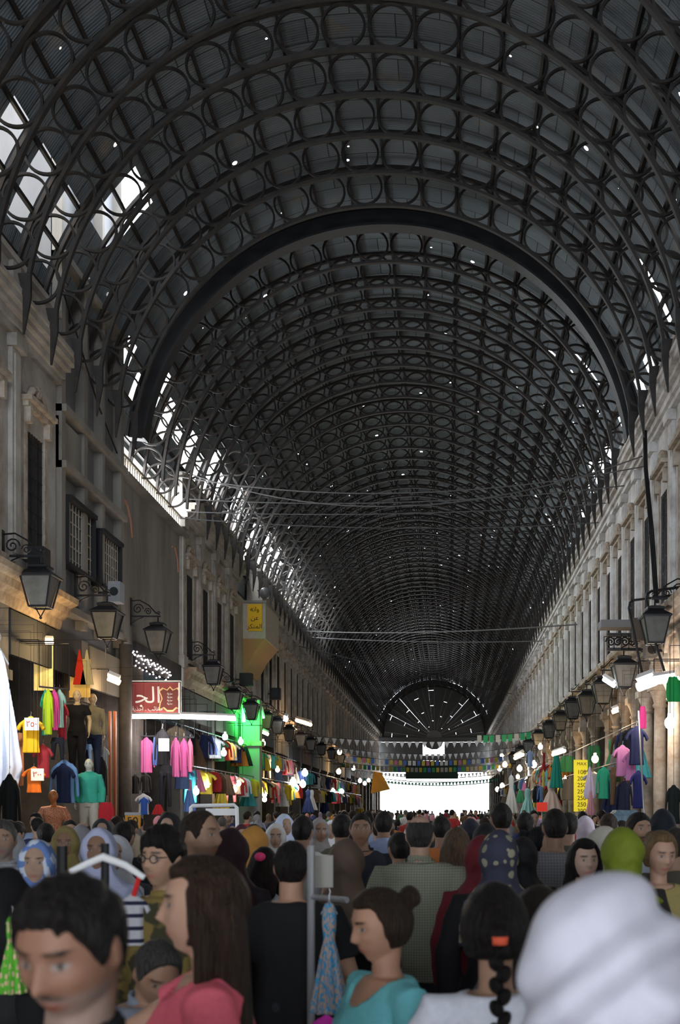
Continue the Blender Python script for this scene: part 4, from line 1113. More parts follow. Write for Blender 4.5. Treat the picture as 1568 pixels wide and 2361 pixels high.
# loudspeaker boxes by the lanterns
def box_thing(name, x0, x1, y0, y1, z0, z1, m, label, cat, grp=None, color=None):
    mb = MB(); mb.box(x0, x1, y0, y1, z0, z1); o = build(name, mb, m, color=color)
    bv = o.modifiers.new('b', 'BEVEL'); bv.width = .015; bv.segments = 2
    tag(o, label, cat, grp); return o
def PW(px, py, sd, out):      # point a little in front of a hall wall
    X = XL + out if sd == 'L' else XR - out
    d = X * F / (px - VX); return Vector((X, d, CZ + (VY - py) * d / F))
for px, py, sd, w_, h_, c, lb in ((268,1367,'L',.30,.5,(.30,.31,.33),'pale grey loudspeaker box above the second left lantern'), (90,1293,'L',.32,.5,(.03,.03,.03),'black loudspeaker box above the nearest left lantern'),
                     (568,1567,'L',.5,.5,(.04,.045,.04),'dark loudspeaker box before the cream oriel base'), (635,1600,'L',.5,.55,(.03,.03,.03),'black loudspeaker box beyond the cream oriel'),
                     (1500,1500,'R',.3,.3,(.12,.11,.10),'small dark box beside the large right lantern')):
    p = PW(px, py, sd, .45); s_ = -1 if sd == 'L' else 1
    mb = MB(); mb.box(-w_/2, w_/2, -.2, .2, -h_/2, h_/2); e = empty('loudspeaker', p); o = build('cabinet', mb, M_cloth, e, color=c)
    mb = MB(); mb.tube([(0,-.2,0),(0,-.215,0)], [w_*.36,w_*.36], 16); build('speaker_cone', mb, M_blk, e)
    mb = MB(); mb.box(min(0, s_*.45), max(0, s_*.45), -.03, .03, -.03, .03); build('bracket', mb, M_iron2, e)
    tag(e, lb, 'loudspeaker')

# ---- bulbs and tubes
def hang(e, p, r=.0035):
    """a thin cord from a hanging thing up and back to the shop fascia or cornice"""
    p = Vector(p); sc_ = e.scale; left = p.x < CX
    if p.z < 5.1: zt, xw = 5.2, (XL + .1 if left else XR + .5)
    else: zt, xw = max(p.z + .1, 6.3), (XL + .3 if left else XR - .3)
    if left and p.x < xw: xw = p.x - .02
    if not left and p.x > xw: xw = p.x + .02
    m = MB(); L = lambda q: Vector(((q[0]-p.x), (q[1]-p.y), (q[2]-p.z)))
    m.tube([(0,0,0), L((p.x, p.y, zt))], r, 4); m.tube([L((p.x, p.y, zt)), L((xw, p.y, zt))], r, 4)
    for i, v in enumerate(m.v):
        q = Matrix.Rotation(-e.rotation_euler.z, 3, 'Z') @ Vector(v); m.v[i] = (q.x/sc_[0], q.y/sc_[1], q.z/sc_[2])
    return build('hanging_cord', m, M_blk, e)
def M_em(name, c, s): return mat(name, (.8,.8,.8), .5, emit=(c, s))
EW = M_em('cool_bulb_glow', (.80,.90,1.0), 30); EY = M_em('warm_bulb_glow', (1.0,.72,.38), 26); ET = M_em('white_tube_glow', (1.0,.93,.92), 14); EO = M_em('warm_tube_glow', (1.0,.62,.32), 12)
bulb_n = 0; BULBS = []
def bulb(px, py, out, warm=False, r=.09, power=0, sd='L', label=None):
    p = PW(px, py, sd, out)
    e = empty('light_bulb', p)
    m = MB(); m.ell((0,0,0), (r, r, r*1.15), None, 12, 8); build('bulb_glass', m, EY if warm else EW, e, smooth=True)
    m = MB(); m.tube([(0,0,r), (0,0,r+.08)], [r*.5, r*.45], 10); build('socket', m, M_white, e)
    hang(e, p, .008)
    BULBS.append((e, 'warm' if warm else 'cool white', sd, px, label))
    if power:
        l = bpy.data.lights.new('bulb_light', 'POINT'); l.energy = power; l.shadow_soft_size = r; l.color = (1,.66,.34) if warm else (.85,.93,1)
        o = bpy.data.objects.new('bulb_light', l); COL.objects.link(o); o.location = p + Vector((0, -.25, -.05))
for px, py, wm, pw in ((519,1699,0,40),(516,1736,0,45),(555,1710,0,60),(607,1714,1,60),(478,1808,0,30),(452,1825,0,35),(541,1820,1,40),(550,1806,1,0),(610,1832,1,50),(610,1843,1,0),
                       (676,1803,0,70),(698,1808,0,60),(682,1817,0,0),(783,1734,1,60),(781,1779,1,60),(768,1825,0,50),(778,1831,0,0),(788,1825,0,0),(703,1782,0,60),(815,1771,1,70),(830,1800,0,70),(850,1799,1,0),(841,1806,0,0),(640,1775,1,50)):
    bulb(px, py, .85, wm, .10 if px < 650 else .17, pw, 'L')
for px, py, wm, pw, r in ((1545,1667,0,120,.115),(1152,1772,0,60,.2),(1164,1763,1,60,.2),(1157,1742,1,0,.15),(1198,1772,0,60,.17),(1194,1791,1,0,.13),(1216,1799,0,60,.15),(1231,1763,0,60,.16),(1158,1812,0,60,.2),(1147,1820,1,60,.2),(1246,1722,1,50,.12),(1372,1750,1,70,.11),(1303,1796,1,40,.06)):
    bulb(px, py, .7, wm, r, pw, 'R')
G_ = defaultdict(list)
for b_ in BULBS: G_[(b_[1], b_[2])].append(b_)
for (c, sd), l in G_.items():
    l.sort(key=lambda q: q[3]); 
    for i, q in enumerate(l):
        tag(q[0], '%s bare bulb over the %s-hand stalls, %s from the left of %d' % (c, 'left' if sd == 'L' else 'right', nth(i), len(l)), 'bulb')
def tube_light(p0, p1, r, mt, label, power=0, col=(1,1,1)):
    p0, p1 = Vector(p0), Vector(p1); e = empty('tube_light', p0)
    m = MB(); m.tube([(0,0,0), p1-p0], r, 8); build('tube', m, mt, e)
    m = MB(); up = Vector((0,0,r*1.6)); m.tube([up, p1-p0+up], r*1.1, 4); build('housing', m, M_white, e); hang(e, p0, .012)
    if power:
        l = bpy.data.lights.new('tube_light_glow', 'POINT'); l.energy = power; l.shadow_soft_size = .25; l.color = col
        o = bpy.data.objects.new('tube_light_glow', l); COL.objects.link(o); o.location = (p0+p1)/2 + Vector((0,-.1,-.3))
    tag(e, label, 'tube light')
tube_light(W(304,1653,30.4), W(415,1654,30.4), .045, ET, 'white tube light along the bottom of the red leather shop sign', 130, (1,.9,.9))
tube_light(W(416,1653,30.3), W(543,1658,30.3), .05, ET, 'white tube light sticking out beyond the red leather shop sign', 130, (1,.9,.9))
tube_light(W(1472,1584,26), W(1510,1570,25.7), .11, M_em('hot_white_tube', (1,.9,.85), 18), 'broad warm white tube light below the big right lantern', 160, (1,.8,.65))
tube_light(W(1508,1572,25.7), W(1568,1562,25.2), .07, M_em('hot_white_tube', (1,.9,.85), 18), 'tube light running off the right edge', 60, (1,.8,.65))
tube_light(W(1393,1566,29.5), W(1416,1581,29.2), .06, EW, 'short cool tube light beside the second right lantern', 40)
tube_light(W(105,1480,24), W(122,1481,24), .05, EO, 'short warm lamp over the yellow-lit clothes stall', 0)
tube_light(W(250,1563,27.5), W(276,1574,27.5), .07, EO, 'warm orange lamp on the fascia by the pole', 60, (1,.7,.4))
tube_light(W(1275,1740,44), W(1302,1731,43), .07, EO, 'orange tube light under the right arcade', 60, (1,.7,.4))
tube_light(W(1188,1748,60), W(1205,1740,58), .1, EO, 'short orange tube light far along the right stalls', 0)
tube_light(W(684,1661,60), W(716,1671,56), .09, EO, 'slanting orange tube light beyond the lantern row', 60, (1,.7,.4))
tube_light(W(606,1688,46), W(619,1694,46), .06, EO, 'short warm tube light above the orange shelves', 0)
tube_light(W(655,1657,52), W(663,1660,52), .1, EW, 'small cool lamp among the left lanterns', 0)
tube_light(W(1411,1642,32), W(1425,1637,32), .06, EO, 'small warm lamp between the column capitals', 30, (1,.7,.4))

# ---- garments
def folds(n, a, b_, z, amp=.05, k=7, ph=0):
    return [(a*(1+amp*math.sin(k*2*PI*j/n+ph))*math.cos(2*PI*j/n), b_*(1+2.2*amp*math.sin(k*2*PI*j/n+ph+1))*math.sin(2*PI*j/n), z) for j in range(n)]
def garment(kind):
    m = MB(); n = 36
    if kind in ('shirt', 'long_sleeved_shirt', 'jacket'):
        m.loft([folds(n,.07,.05,0), folds(n,.14,.07,-.05,.02), folds(n,.27,.10,-.11,.03), folds(n,.29,.13,-.3,.04), folds(n,.28,.12,-.7,.05), folds(n,.31,.13,-1.0,.07)])
        for s in (-1,1):
            if kind == 'shirt': m.tube([(s*.2,0,-.13),(s*.36,0,-.22),(s*.46,0,-.36)], [.10,.10,.12], 12, sq=.6)
            else: m.tube([(s*.2,0,-.13),(s*.34,0,-.24),(s*.40,.0,-.55),(s*.42,0,-.85)], [.10,.09,.075,.065], 12, sq=.7)
    elif kind == 'dress':
        m.loft([folds(n,.10,.05,0), folds(n,.17,.09,-.06,.02), folds(n,.18,.10,-.2,.03), folds(n,.14,.08,-.33,.03), folds(n,.24,.14,-.5,.08,9), folds(n,.36,.2,-.75,.12,9,.4), folds(n,.48,.25,-1.0,.14,9,.7)])
    elif kind == 'gown':
        m.loft([folds(n,.05,.04,0), folds(n,.12,.10,-.1,.05), folds(n,.22,.14,-.3,.10,8), folds(n,.34,.18,-.55,.13,8,.5), folds(n,.46,.2,-.85,.15,8,.9), folds(n,.36,.18,-1.0,.15,8,1)])
    elif kind == 'trousers':
        m.loft([folds(n,.26,.12,0,.01), folds(n,.30,.14,-.15,.02), folds(n,.34,.14,-.27,.02)])
        for s in (-1,1): m.tube([(s*.16,0,-.18),(s*.19,0,-.6),(s*.22,0,-1.0)], [.18,.14,.12], 14, sq=.7)
    elif kind == 'skirt':
        m.loft([folds(n,.2,.1,0,.02), folds(n,.3,.14,-.3,.06,9), folds(n,.42,.18,-.7,.1,9), folds(n,.5,.2,-1.0,.12,9)])
    elif kind == 'scarf':
        m.loft([folds(n,.3,.08,0,.1,5), folds(n,.42,.1,-.3,.14,5,.5), folds(n,.45,.1,-.7,.16,5,1), folds(n,.4,.1,-1.0,.16,5,1.4)])
    me = remesh(m, .022, 1, kind)
    me.materials.append(M_cloth); return me
GM = {k: garment(k) for k in ('shirt','long_sleeved_shirt','jacket','dress','gown','trousers','skirt','scarf')}
mh = MB(); mh.tube([(-.2,0,-.1),(0,0,.02),(.2,0,-.1)], .012, 5); mh.tube([(0,0,.02),(0,0,.07),(.03,0,.1),(.0,0,.13)], .008, 5); me_hanger = mh.mesh('hanger', [M_steel])
def G(kind, px0, px1, py0, py1, d, color, label=None, rz=0, mt=None, hang_=True):
    w_ = (px1-px0)*d/F; h_ = (py1-py0)*d/F; nw = {'shirt': .95, 'long_sleeved_shirt': .95, 'jacket': .95, 'dress': 1.0, 'gown': .95, 'trousers': .68, 'skirt': 1.0, 'scarf': .9}[kind]
    p = W((px0+px1)/2, py0, d); e = empty(kind, p, math.radians(rz)); sx = w_/nw; e.scale = (sx, (sx+h_)/2*.8, h_)
    me = GM[kind]
    if mt: me = me.copy(); me.materials.clear(); me.materials.append(mt)
    put('fabric', me, e, color=color)
    if hang_: put('hanger', me_hanger, e)
    if d > 6 and hang_: hang(e, p + Vector((0, 0, .10*h_)))
    if label: tag(e, label, {'gown':'dress','long_sleeved_shirt':'shirt'}.get(kind, kind))
    return e
pk = (.72,.16,.38)
G('gown', -50, 48, 1500, 1815, 20.8, (.72,.80,.98), 'long pale blue-white gown at the left edge')
G('scarf', 34, 54, 1690, 1812, 21.6, (.75,.27,.12), 'salmon orange cloth beside the pale gown')
G('shirt', 40, 102, 1652, 1736, 21.2, (.85,.52,.02), 'bright yellow T-shirt with a price card')
G('shirt', 52, 104, 1768, 1828, 20.6, (.80,.18,.02), 'orange-red T-shirt low on the left stall with price card')
G('shirt', 76, 122, 1716, 1794, 21.4, (.35,.03,.04), 'dark red T-shirt behind the yellow one')
G('shirt', 94, 114, 1590, 1696, 22.6, (.05,.50,.30), 'green child tracksuit top in the hanging row')
G('long_sleeved_shirt', 98, 124, 1588, 1694, 22.3, (.62,.80,.03), 'lime yellow top in the hanging row')
G('long_sleeved_shirt', 112, 138, 1590, 1684, 22.5, (.80,.08,.30), 'hot pink top in the hanging row')
G('shirt', 122, 152, 1590, 1678, 22.7, (.40,.66,.52), 'mint green T-shirt in the hanging row')
G('shirt', 128, 158, 1618, 1706, 23.0, (.55,.03,.06), 'crimson T-shirt behind the mint one')
G('trousers', 116, 150, 1700, 1752, 22.6, (.02,.022,.03), 'black shorts with red stripe under the hanging row')
G('jacket', 112, 184, 1752, 1852, 22.8, (.17,.33,.62), 'light blue child shirt on the left stall')
G('shirt', 120, 172, 1760, 1850, 22.6, (.012,.02,.06), 'navy waistcoat over a light blue shirt', hang_=False)
G('trousers', 186, 214, 1716, 1762, 25.6, (.25,.4,.7), 'light blue jeans low on the left stall')
G('jacket', 222, 248, 1745, 1850, 26.6, (.02,.018,.02), 'black outfit hanging before the orange door')
G('shirt', 228, 252, 1722, 1772, 27.0, (.5,.5,.48), 'pale grey shirt by the shop door')
for i, (a, b_, c, y0, y1) in enumerate(((292,316,pk,1702,1790),(316,358,pk,1700,1782),(392,418,pk,1700,1792),(412,436,(.60,.12,.33),1702,1792),(430,446,(.85,.22,.36),1703,1780))):
    G('long_sleeved_shirt', a, b_, y0, y1, 31.5 + i*.1, c, 'pink blouse hanging below the red sign, %s from the left of five' % ['first','second','third','fourth','fifth'][i])
G('jacket', 355, 394, 1680, 1765, 31.0, (.01,.01,.012), 'black T-shirt outfit with white square print')
G('trousers', 365, 398, 1764, 1860, 31.0, (.01,.01,.014), 'black trousers below the outfit with white square')
G('scarf', 352, 364, 1700, 1765, 31.4, (.12,.2,.55), 'blue strip of cloth beside the black outfit')
G('jacket', 300, 324, 1785, 1830, 30.5, (.02,.018,.015), 'small black waistcoat under the pink blouses')
G('jacket', 322, 350, 1783, 1828, 30.6, (.02,.018,.015), 'small black jacket with gold buttons')
G('shirt', 312, 350, 1830, 1878, 28.5, (.72,.74,.8), 'white child shirt under a blue waistcoat')
G('shirt', 320, 344, 1838, 1878, 28.3, (.04,.12,.50), 'bright blue child waistcoat with white sleeves', hang_=False)
G('skirt', 422, 452, 1822, 1872, 33.5, (.12,.22,.5), 'denim blue skirt at the stall corner')
G('skirt', 350, 380, 1855, 1878, 27, (.5,.03,.04), 'red fabric heap beside the rack')
G('scarf', 226, 262, 1850, 1900, 22.5, (.42,.02,.03), 'red clothes crowded on a rail beside the pole')
G('jacket', -6, 50, 1785, 1950, 18.5, (.008,.008,.008), 'black robe with gold trim at the left edge')
# right side
G('shirt', 1413, 1458, 1718, 1790, 27.2, (.62,.24,.50), 'pink shirt on the right stall, left one of two')
G('shirt', 1436, 1474, 1732, 1800, 26.8, (.60,.22,.48), 'pink shirt on the right stall, right one of two')
G('shirt', 1442, 1494, 1674, 1764, 26.4, (.012,.016,.06), 'large navy T-shirt on the right stall')
G('shirt', 1452, 1492, 1776, 1864, 26.2, (.01,.014,.09), 'deep blue T-shirt below the navy one')
G('jacket', 1418, 1460, 1800, 1868, 28.0, (.02,.025,.06), 'dark striped clothes below the pink shirts')
G('jacket', 1373, 1411, 1768, 1842, 30.5, (.03,.34,.20), 'green jacket with black lettering')
G('gown', 1346, 1374, 1768, 1842, 33, (.66,.60,.80), 'white and lilac dress beside the yellow price sign')
G('gown', 1352, 1372, 1822, 1880, 32, (.70,.35,.40), 'pink baby dress under the lilac one')
G('skirt', 1268, 1298, 1742, 1817, 40, (.02,.27,.21), 'deep green pleated skirt on the right')
G('dress', 1244, 1300, 1800, 1872, 40.5, (.68,.52,.46), 'blush pink ball gown below the green skirt')
G('dress', 1162, 1196, 1788, 1875, 62, (.50,.50,.48), 'grey-white ball gown far along the right stalls')
G('dress', 1198, 1236, 1818, 1880, 54, (.32,.60,.58), 'pale turquoise gown on the right')
G('shirt', 1213, 1232, 1730, 1768, 55, (.35,.45,.75), 'pale blue shirt high on the right stalls')
G('dress', 1246, 1262, 1735, 1790, 48, (.30,.02,.03), 'dark red dress high on the right stalls')
G('shirt', 1248, 1258, 1775, 1815, 47, (.55,.48,.1), 'mustard yellow top in the right row')
G('shirt', 1256, 1264, 1775, 1812, 46, (.1,.4,.5), 'teal top in the right row')
G('scarf', 1474, 1490, 1628, 1680, 28, (.70,.06,.30), 'magenta striped cloth hanging between the right columns')
G('scarf', 1536, 1574, 1560, 1618, 25.2, (.01,.25,.06), 'bright green cloth draped at the right edge')
G('jacket', 1532, 1575, 1810, 1900, 17.0, (.02,.025,.022), 'dark coats on a rail at the right edge')
# generic stock along both sides
SC_ = [('navy',(.02,.03,.09)),('red',(.42,.03,.03)),('white',(.6,.6,.6)),('pink',(.6,.18,.3)),('turquoise',(.06,.35,.4)),('black',(.014,.014,.016)),('beige',(.4,.32,.22)),('green',(.05,.25,.1)),('orange',(.6,.22,.04)),('denim blue',(.12,.2,.4)),('yellow',(.65,.48,.05)),('brown',(.12,.07,.04)),('grey',(.2,.2,.21))]
stock = []
rs = random.Random(21)
KN = {'shirt':'T-shirt','long_sleeved_shirt':'long-sleeved shirt','jacket':'jacket','dress':'dress','gown':'gown','trousers':'trousers','skirt':'skirt','scarf':'cloth'}
def stock_row(sd, y0, y1, z, step, out, rz_base):
    y = y0
    while y < y1:
        k = rs.choice(['shirt','long_sleeved_shirt','jacket','dress','trousers','skirt','scarf','shirt'])
        cn_, c = rs.choice(SC_); h_ = {'dress':1.25,'trousers':1.0}.get(k,.75)*rs.uniform(.85,1.1)
        X = (XL + out if sd == 'L' else XR - out) + rs.uniform(-.15,.15)
        X = (XL + out if sd == 'L' else XR - out); pxs = VX + X*F/y
        if sd == 'R' and (1312 < pxs < 1366 or 1372 < pxs < 1412) and z < 4.2: y += step * .5; continue
        e = empty(k, (X, y, z + .13 - .13*h_), rz_base + rs.uniform(-.35,.35)); e.scale = (.72, .72, h_)
        put('fabric', GM[k], e, color=c); put('hanger', me_hanger, e)
        stock.append((e, '%s %s on the %s stalls' % (cn_, KN[k], 'left' if sd == 'L' else 'right'), VX + X*F/y, {'gown':'dress','long_sleeved_shirt':'shirt'}.get(k,k)))
        y += step * rs.uniform(.75, 1.3)
stock_row('L', 34.5, 62, 4.3, .85, .35, 0.2); stock_row('L', 34, 60, 3.0, .9, .65, .2); stock_row('L', 62, 100, 3.9, 1.7, .6, .2); stock_row('L', 62, 100, 2.9, 1.8, 1.0, .2)
stock_row('R', 29, 62, 3.9, .95, .45, -.2); stock_row('R', 30, 58, 2.9, 1.0, .8, -.2); stock_row('R', 62, 100, 3.6, 1.8, .6, -.2)
GS = defaultdict(list)
for s_ in stock: GS[s_[1]].append(s_)
for k, l in GS.items():
    l.sort(key=lambda q: q[2])
    for i, q in enumerate(l):
        tag(q[0], k + (', %s of %d from the left' % (nth(i), len(l)) if len(l) > 1 else ' among other clothes'), q[3])
# rails the stock hangs from
M_drk = mat('dark_steel', (.12,.12,.13), .4, .6)
def rail(pts, r, label, m=M_drk):
    e = empty('clothes_rail', (0,0,0)); mb = MB(); mb.tube(pts, r, 6); build('rod', mb, m, e)
    a, b_ = Vector(pts[0]), Vector(pts[-1]); n = max(2, int((b_ - a).length / 4.9))
    for i in range(n + 1):
        q = a.lerp(b_, i/n); mb = MB(); left = q.x < CX; xw = XL + .1 if left else XR + .5
        mb.tube([q, (q.x, q.y, 5.15)], r*.5, 5); mb.tube([(q.x, q.y, 5.15), (xw, q.y, 5.15)], r*.5, 5); build('drop_rod', mb, M_blk, e)
    tag(e, label, 'rail'); return e
rail([(XL+.35,34,4.43),(XL+.35,62,4.43)], .02, 'long steel clothes rail over the left stalls, upper one')
rail([(XL+.65,33.5,3.13),(XL+.65,60,3.13)], .02, 'long steel clothes rail over the left stalls, lower one')
rail([(XR-.45,28.5,4.03),(XR-.45,62,4.03)], .02, 'long steel clothes rail along the right arcade, upper one')
rail([(XR-.8,29.5,3.03),(XR-.8,58,3.03)], .02, 'long steel clothes rail along the right arcade, lower one')
rail([W(296,1696,31.4), W(448,1700,31.8)], .02, 'rail carrying the pink blouses')
rail([W(90,1583,22.4), W(160,1590,22.9)], .02, 'short rail carrying the bright hanging row')

rail([(XL+.6,62,4.03),(XL+.6,100,4.03)], .03, 'far steel clothes rail over the left stalls, upper one')
rail([(XL+1.0,63.5,3.03),(XL+1.0,100,3.03)], .03, 'far steel clothes rail over the left stalls, lower one')
rail([(XR-.6,62,3.73),(XR-.6,100,3.73)], .03, 'far steel clothes rail along the right stalls')
# ---- cards, prints and signs
def plate(name, px0, px1, py0, py1, d, m, label, cat='sign', th=.03, rz=0, color=None):
    p0, p1 = W(px0, py1, d), W(px1, py0, d); c = (p0+p1)/2; w_ = (p1.x-p0.x)/2; h_ = (p1.z-p0.z)/2
    mb = MB(); mb.box(-w_, w_, -th/2, th/2, -h_, h_); o = build(name, mb, m, loc=c, rz=math.radians(rz), color=color)
    if label: tag(o, label, cat)
    return o, w_, h_
def text(body, parent, x, z, size, m, name='lettering', y=-.03, align='CENTER'):
    c = bpy.data.curves.new(name, 'FONT'); c.body = body; c.size = size; c.extrude = .004; c.align_x = align; c.align_y = 'CENTER'
    c.materials.append(m); t_ = bpy.data.objects.new('tmp', c); COL.objects.link(t_)
    me = bpy.data.meshes.new_from_object(t_.evaluated_get(bpy.context.evaluated_depsgraph_get())); bpy.data.objects.remove(t_); me.name = name
    o = bpy.data.objects.new(name, me); COL.objects.link(o)
    o.rotation_euler = (PI/2, 0, 0); o.location = (x, y, z); o.parent = parent; return o
M_redink = mat('red_ink', (.5,.05,.04), .8)
o, _, _ = plate('price_card', 57, 90, 1655, 1684, 21.0, M_paper, 'paper price card pinned on the yellow T-shirt', 'card')
text('٢٥٠', o, 0, 0, .16, M_redink, y=-.02)
o, _, _ = plate('price_card', 72, 101, 1772, 1800, 20.4, M_paper, 'paper price card pinned on the orange-red T-shirt', 'card'); hang(o, o.location); text('٣٠٠', o, 0, 0, .14, M_redink, y=-.02)
o, _, _ = plate('print_patch', 366, 390, 1703, 1732, 30.7, M_paper, 'white square print on the black outfit', 'print'); hang(o, o.location)
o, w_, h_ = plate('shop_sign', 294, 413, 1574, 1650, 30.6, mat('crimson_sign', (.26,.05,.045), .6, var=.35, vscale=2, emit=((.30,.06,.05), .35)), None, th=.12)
e = empty('shop_sign', o.location); o.name = 'panel'; o.location = (0,0,0); o.parent = e
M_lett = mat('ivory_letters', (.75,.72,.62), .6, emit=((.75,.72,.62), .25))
text('\uFEA0\uFEDF\uFE8D', e, -.12, .08, .62, M_lett, y=-.075)
text('. \uFE94\uFEF3\uFEAC\uFEA3\uFE8D . \uFE90\uFE8B\uFE8E\uFED8\uFEA3', e, -.18, -.27, .15, M_lett, y=-.075)
mb = MB()
mb.box(-w_-.04, w_+.04, -.09, .06, h_, h_+.05); mb.box(-w_-.04, w_+.04, -.09, .06, -h_-.05, -h_); mb.box(w_, w_+.05, -.09, .06, -h_-.05, h_+.05)
build('border', mb, M_lett, e)
pts = [(0,.30),(.07,.22),(.18,.27),(.27,.2),(.22,.08),(.2,0),(.25,-.12),(.27,-.27),(.16,-.22),(.07,-.3),(-.07,-.3),(-.16,-.22),(-.27,-.27),(-.25,-.12),(-.2,0),(-.22,.08),(-.27,.2),(-.18,.27),(-.07,.22)]
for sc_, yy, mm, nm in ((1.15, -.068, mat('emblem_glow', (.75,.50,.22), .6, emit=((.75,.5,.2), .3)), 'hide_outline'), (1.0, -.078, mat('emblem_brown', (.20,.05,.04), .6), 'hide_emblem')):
    mb = MB(); n = len(pts); vs = [(.47+x*sc_, yy, z*sc_) for x, z in pts] + [(.47+x*sc_, yy+.01, z*sc_) for x, z in pts]
    mb.add(vs, [tuple(range(n))[::-1], tuple(range(n, 2*n))] + [(i, (i+1) % n, n+(i+1) % n, n+i) for i in range(n)]); build(nm, mb, mm, e)
for i in range(4): text('\uFE94\uFEF3\uFEAC\uFEA3', e, .47, .14-.09*i, .08, M_lett, y=-.085)
tag(e, 'crimson shop sign with ivory Arabic lettering and leather hide emblem', 'sign')
# yellow sign on the cream oriel
M_crm = mat('cream_panel', (.50,.44,.36), .8, var=.2); M_yel = mat('yellow_sign', (.72,.42,.01), .6)
mb = MB(); mb.box(XL-.1, -7.68, 47.7, 51.4, 9.0, 10.55); e = empty('oriel', (0,0,0)); build('box', mb, M_crm, e)
mb = MB(); mb.loft([[(XL-.1,47.9,7.6),(XL+.05,47.9,7.6),(XL+.05,51.2,7.6),(XL-.1,51.2,7.6)], [(XL-.1,47.75,8.4),(XL+.45,47.75,8.4),(XL+.45,51.3,8.4),(XL-.1,51.3,8.4)], [(XL-.1,47.7,9.0),(-7.72,47.7,9.0),(-7.72,51.4,9.0),(XL-.1,51.4,9.0)]]); build('corbel', mb, mat('orange_corbel', (.40,.22,.09), .8), e)
mb = MB(); mb.box(XL-.1, -7.62, 47.6, 51.5, 10.5, 10.6); build('cap_slab', mb, M_conc, e)
tag(e, 'cream boxed oriel with an orange stepped base projecting from the left wall', 'oriel')
o, _, _ = plate('notice_sign', 571, 604, 1393, 1455, 47.6, M_yel, 'yellow sign with three lines of black Arabic on the oriel', th=.04)
for i, t in enumerate(('\uFEEA\uFEE7\uFE8D\uFEED', '\uFEE6\uFECB', '\uFEAE\uFEDC\uFEE8\uFEE4\uFEDF\uFE8D')): text(t, o, 0, .34-.36*i, .27, M_blk, y=-.03)
mb = MB(); mb.ell((-7.75, 47.9, 10.95), (.22,.22,.25), None, 14, 10); mb.tube([(-7.75,47.9,10.6),(-7.75,47.9,10.8)], .06, 8); o = build('security_camera', mb, mat('dome_grey', (.12,.12,.12), .3), smooth=True); tag(o, 'grey dome camera on top of the oriel', 'camera')
# yellow price sign
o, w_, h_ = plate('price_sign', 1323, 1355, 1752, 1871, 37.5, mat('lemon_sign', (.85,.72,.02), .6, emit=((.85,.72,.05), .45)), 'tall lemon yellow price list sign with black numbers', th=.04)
for i, t in enumerate(('MAX', '100', '200', '250', '250', '250', '250', '300')): text(t, o, .03, .72-.215*i - (.06 if i else 0), .20 if i else .15, M_blk, y=-.03)
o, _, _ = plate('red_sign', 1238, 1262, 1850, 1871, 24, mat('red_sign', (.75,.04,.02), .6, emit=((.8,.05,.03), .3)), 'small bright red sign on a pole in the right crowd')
mb = MB(); mb.tube([(0,.03,0),(0,.03,-o.location.z)], .015, 6); build('stick', mb, M_steel, o)
o, _, _ = plate('carton_sign', 289, 324, 1880, 1908, 15.5, mat('orange_card', (.55,.24,.03), .8), 'orange and grey hand-lettered card beside the pole', rz=0); text('50', o, 0, 0, .16, M_blk, y=-.02)
mb = MB(); mb.box(-.11,.11,-.012,.012,.085,.125); build('card_top', mb, mat('grey_card', (.3,.3,.3), .8), o)
mb = MB(); mb.tube([(0,.02,-.08),(0,.02,-o.location.z)], .012, 6); build('stick', mb, M_steel, o)
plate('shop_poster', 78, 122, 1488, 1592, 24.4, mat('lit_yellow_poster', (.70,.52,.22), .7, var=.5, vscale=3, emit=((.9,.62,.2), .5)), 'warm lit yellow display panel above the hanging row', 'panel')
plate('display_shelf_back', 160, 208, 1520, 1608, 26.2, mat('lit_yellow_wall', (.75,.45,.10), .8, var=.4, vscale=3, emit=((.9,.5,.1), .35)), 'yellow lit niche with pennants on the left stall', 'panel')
mb = MB(); 
for (px, c) in ((183, 0), (200, 1), (170, 1)):
    p = W(px, 1535, 26.0); mb.mi = c; mb.add([p+Vector((0,0,.35)), p+Vector((-.12,-.03,-.35)), p+Vector((.12,-.03,-.35)), p+Vector((0,.06,.35)), p+Vector((-.12,.03,-.35)), p+Vector((.12,.03,-.35))], [(0,1,2),(3,5,4),(0,3,4,1),(1,4,5,2),(2,5,3,0)])
for i, (c, nm) in enumerate((((.6,.03,.01),'red'),((.5,.42,.2),'cream'))):
    mm = MB()
    for (px, cc) in ((183, 0), (200, 1), (170, 1)):
        if cc != i or px == 170: continue
        p = W(px, 1538, 25.9); mm.loft([[p+Vector((-.01,0,.4)),p+Vector((.01,0,.4)),p+Vector((.01,.04,.4)),p+Vector((-.01,.04,.4))],[p+Vector((-.15,0,-.4)),p+Vector((.15,0,-.4)),p+Vector((.15,.04,-.4)),p+Vector((-.15,.04,-.4))]])
    o = build('pennant', mm, M_cloth, color=c); tag(o, '%s cone-shaped cloth standing in the yellow niche' % nm, 'cloth')
l = bpy.data.lights.new('stall_lamp', 'POINT'); l.energy = 140; l.color = (1,.68,.3); l.shadow_soft_size = .1; o = bpy.data.objects.new('stall_lamp', l); COL.objects.link(o); o.location = W(150, 1500, 23.3)
l = bpy.data.lights.new('stall_lamp', 'POINT'); l.energy = 160; l.color = (.85,.93,1); l.shadow_soft_size = .1; o = bpy.data.objects.new('stall_lamp', l); COL.objects.link(o); o.location = W(20, 1530, 19.8)
l = bpy.data.lights.new('stall_lamp', 'POINT'); l.energy = 60; l.color = (1,.75,.5); l.shadow_soft_size = .1; o = bpy.data.objects.new('stall_lamp', l); COL.objects.link(o); o.location = W(120, 1760, 19.5)
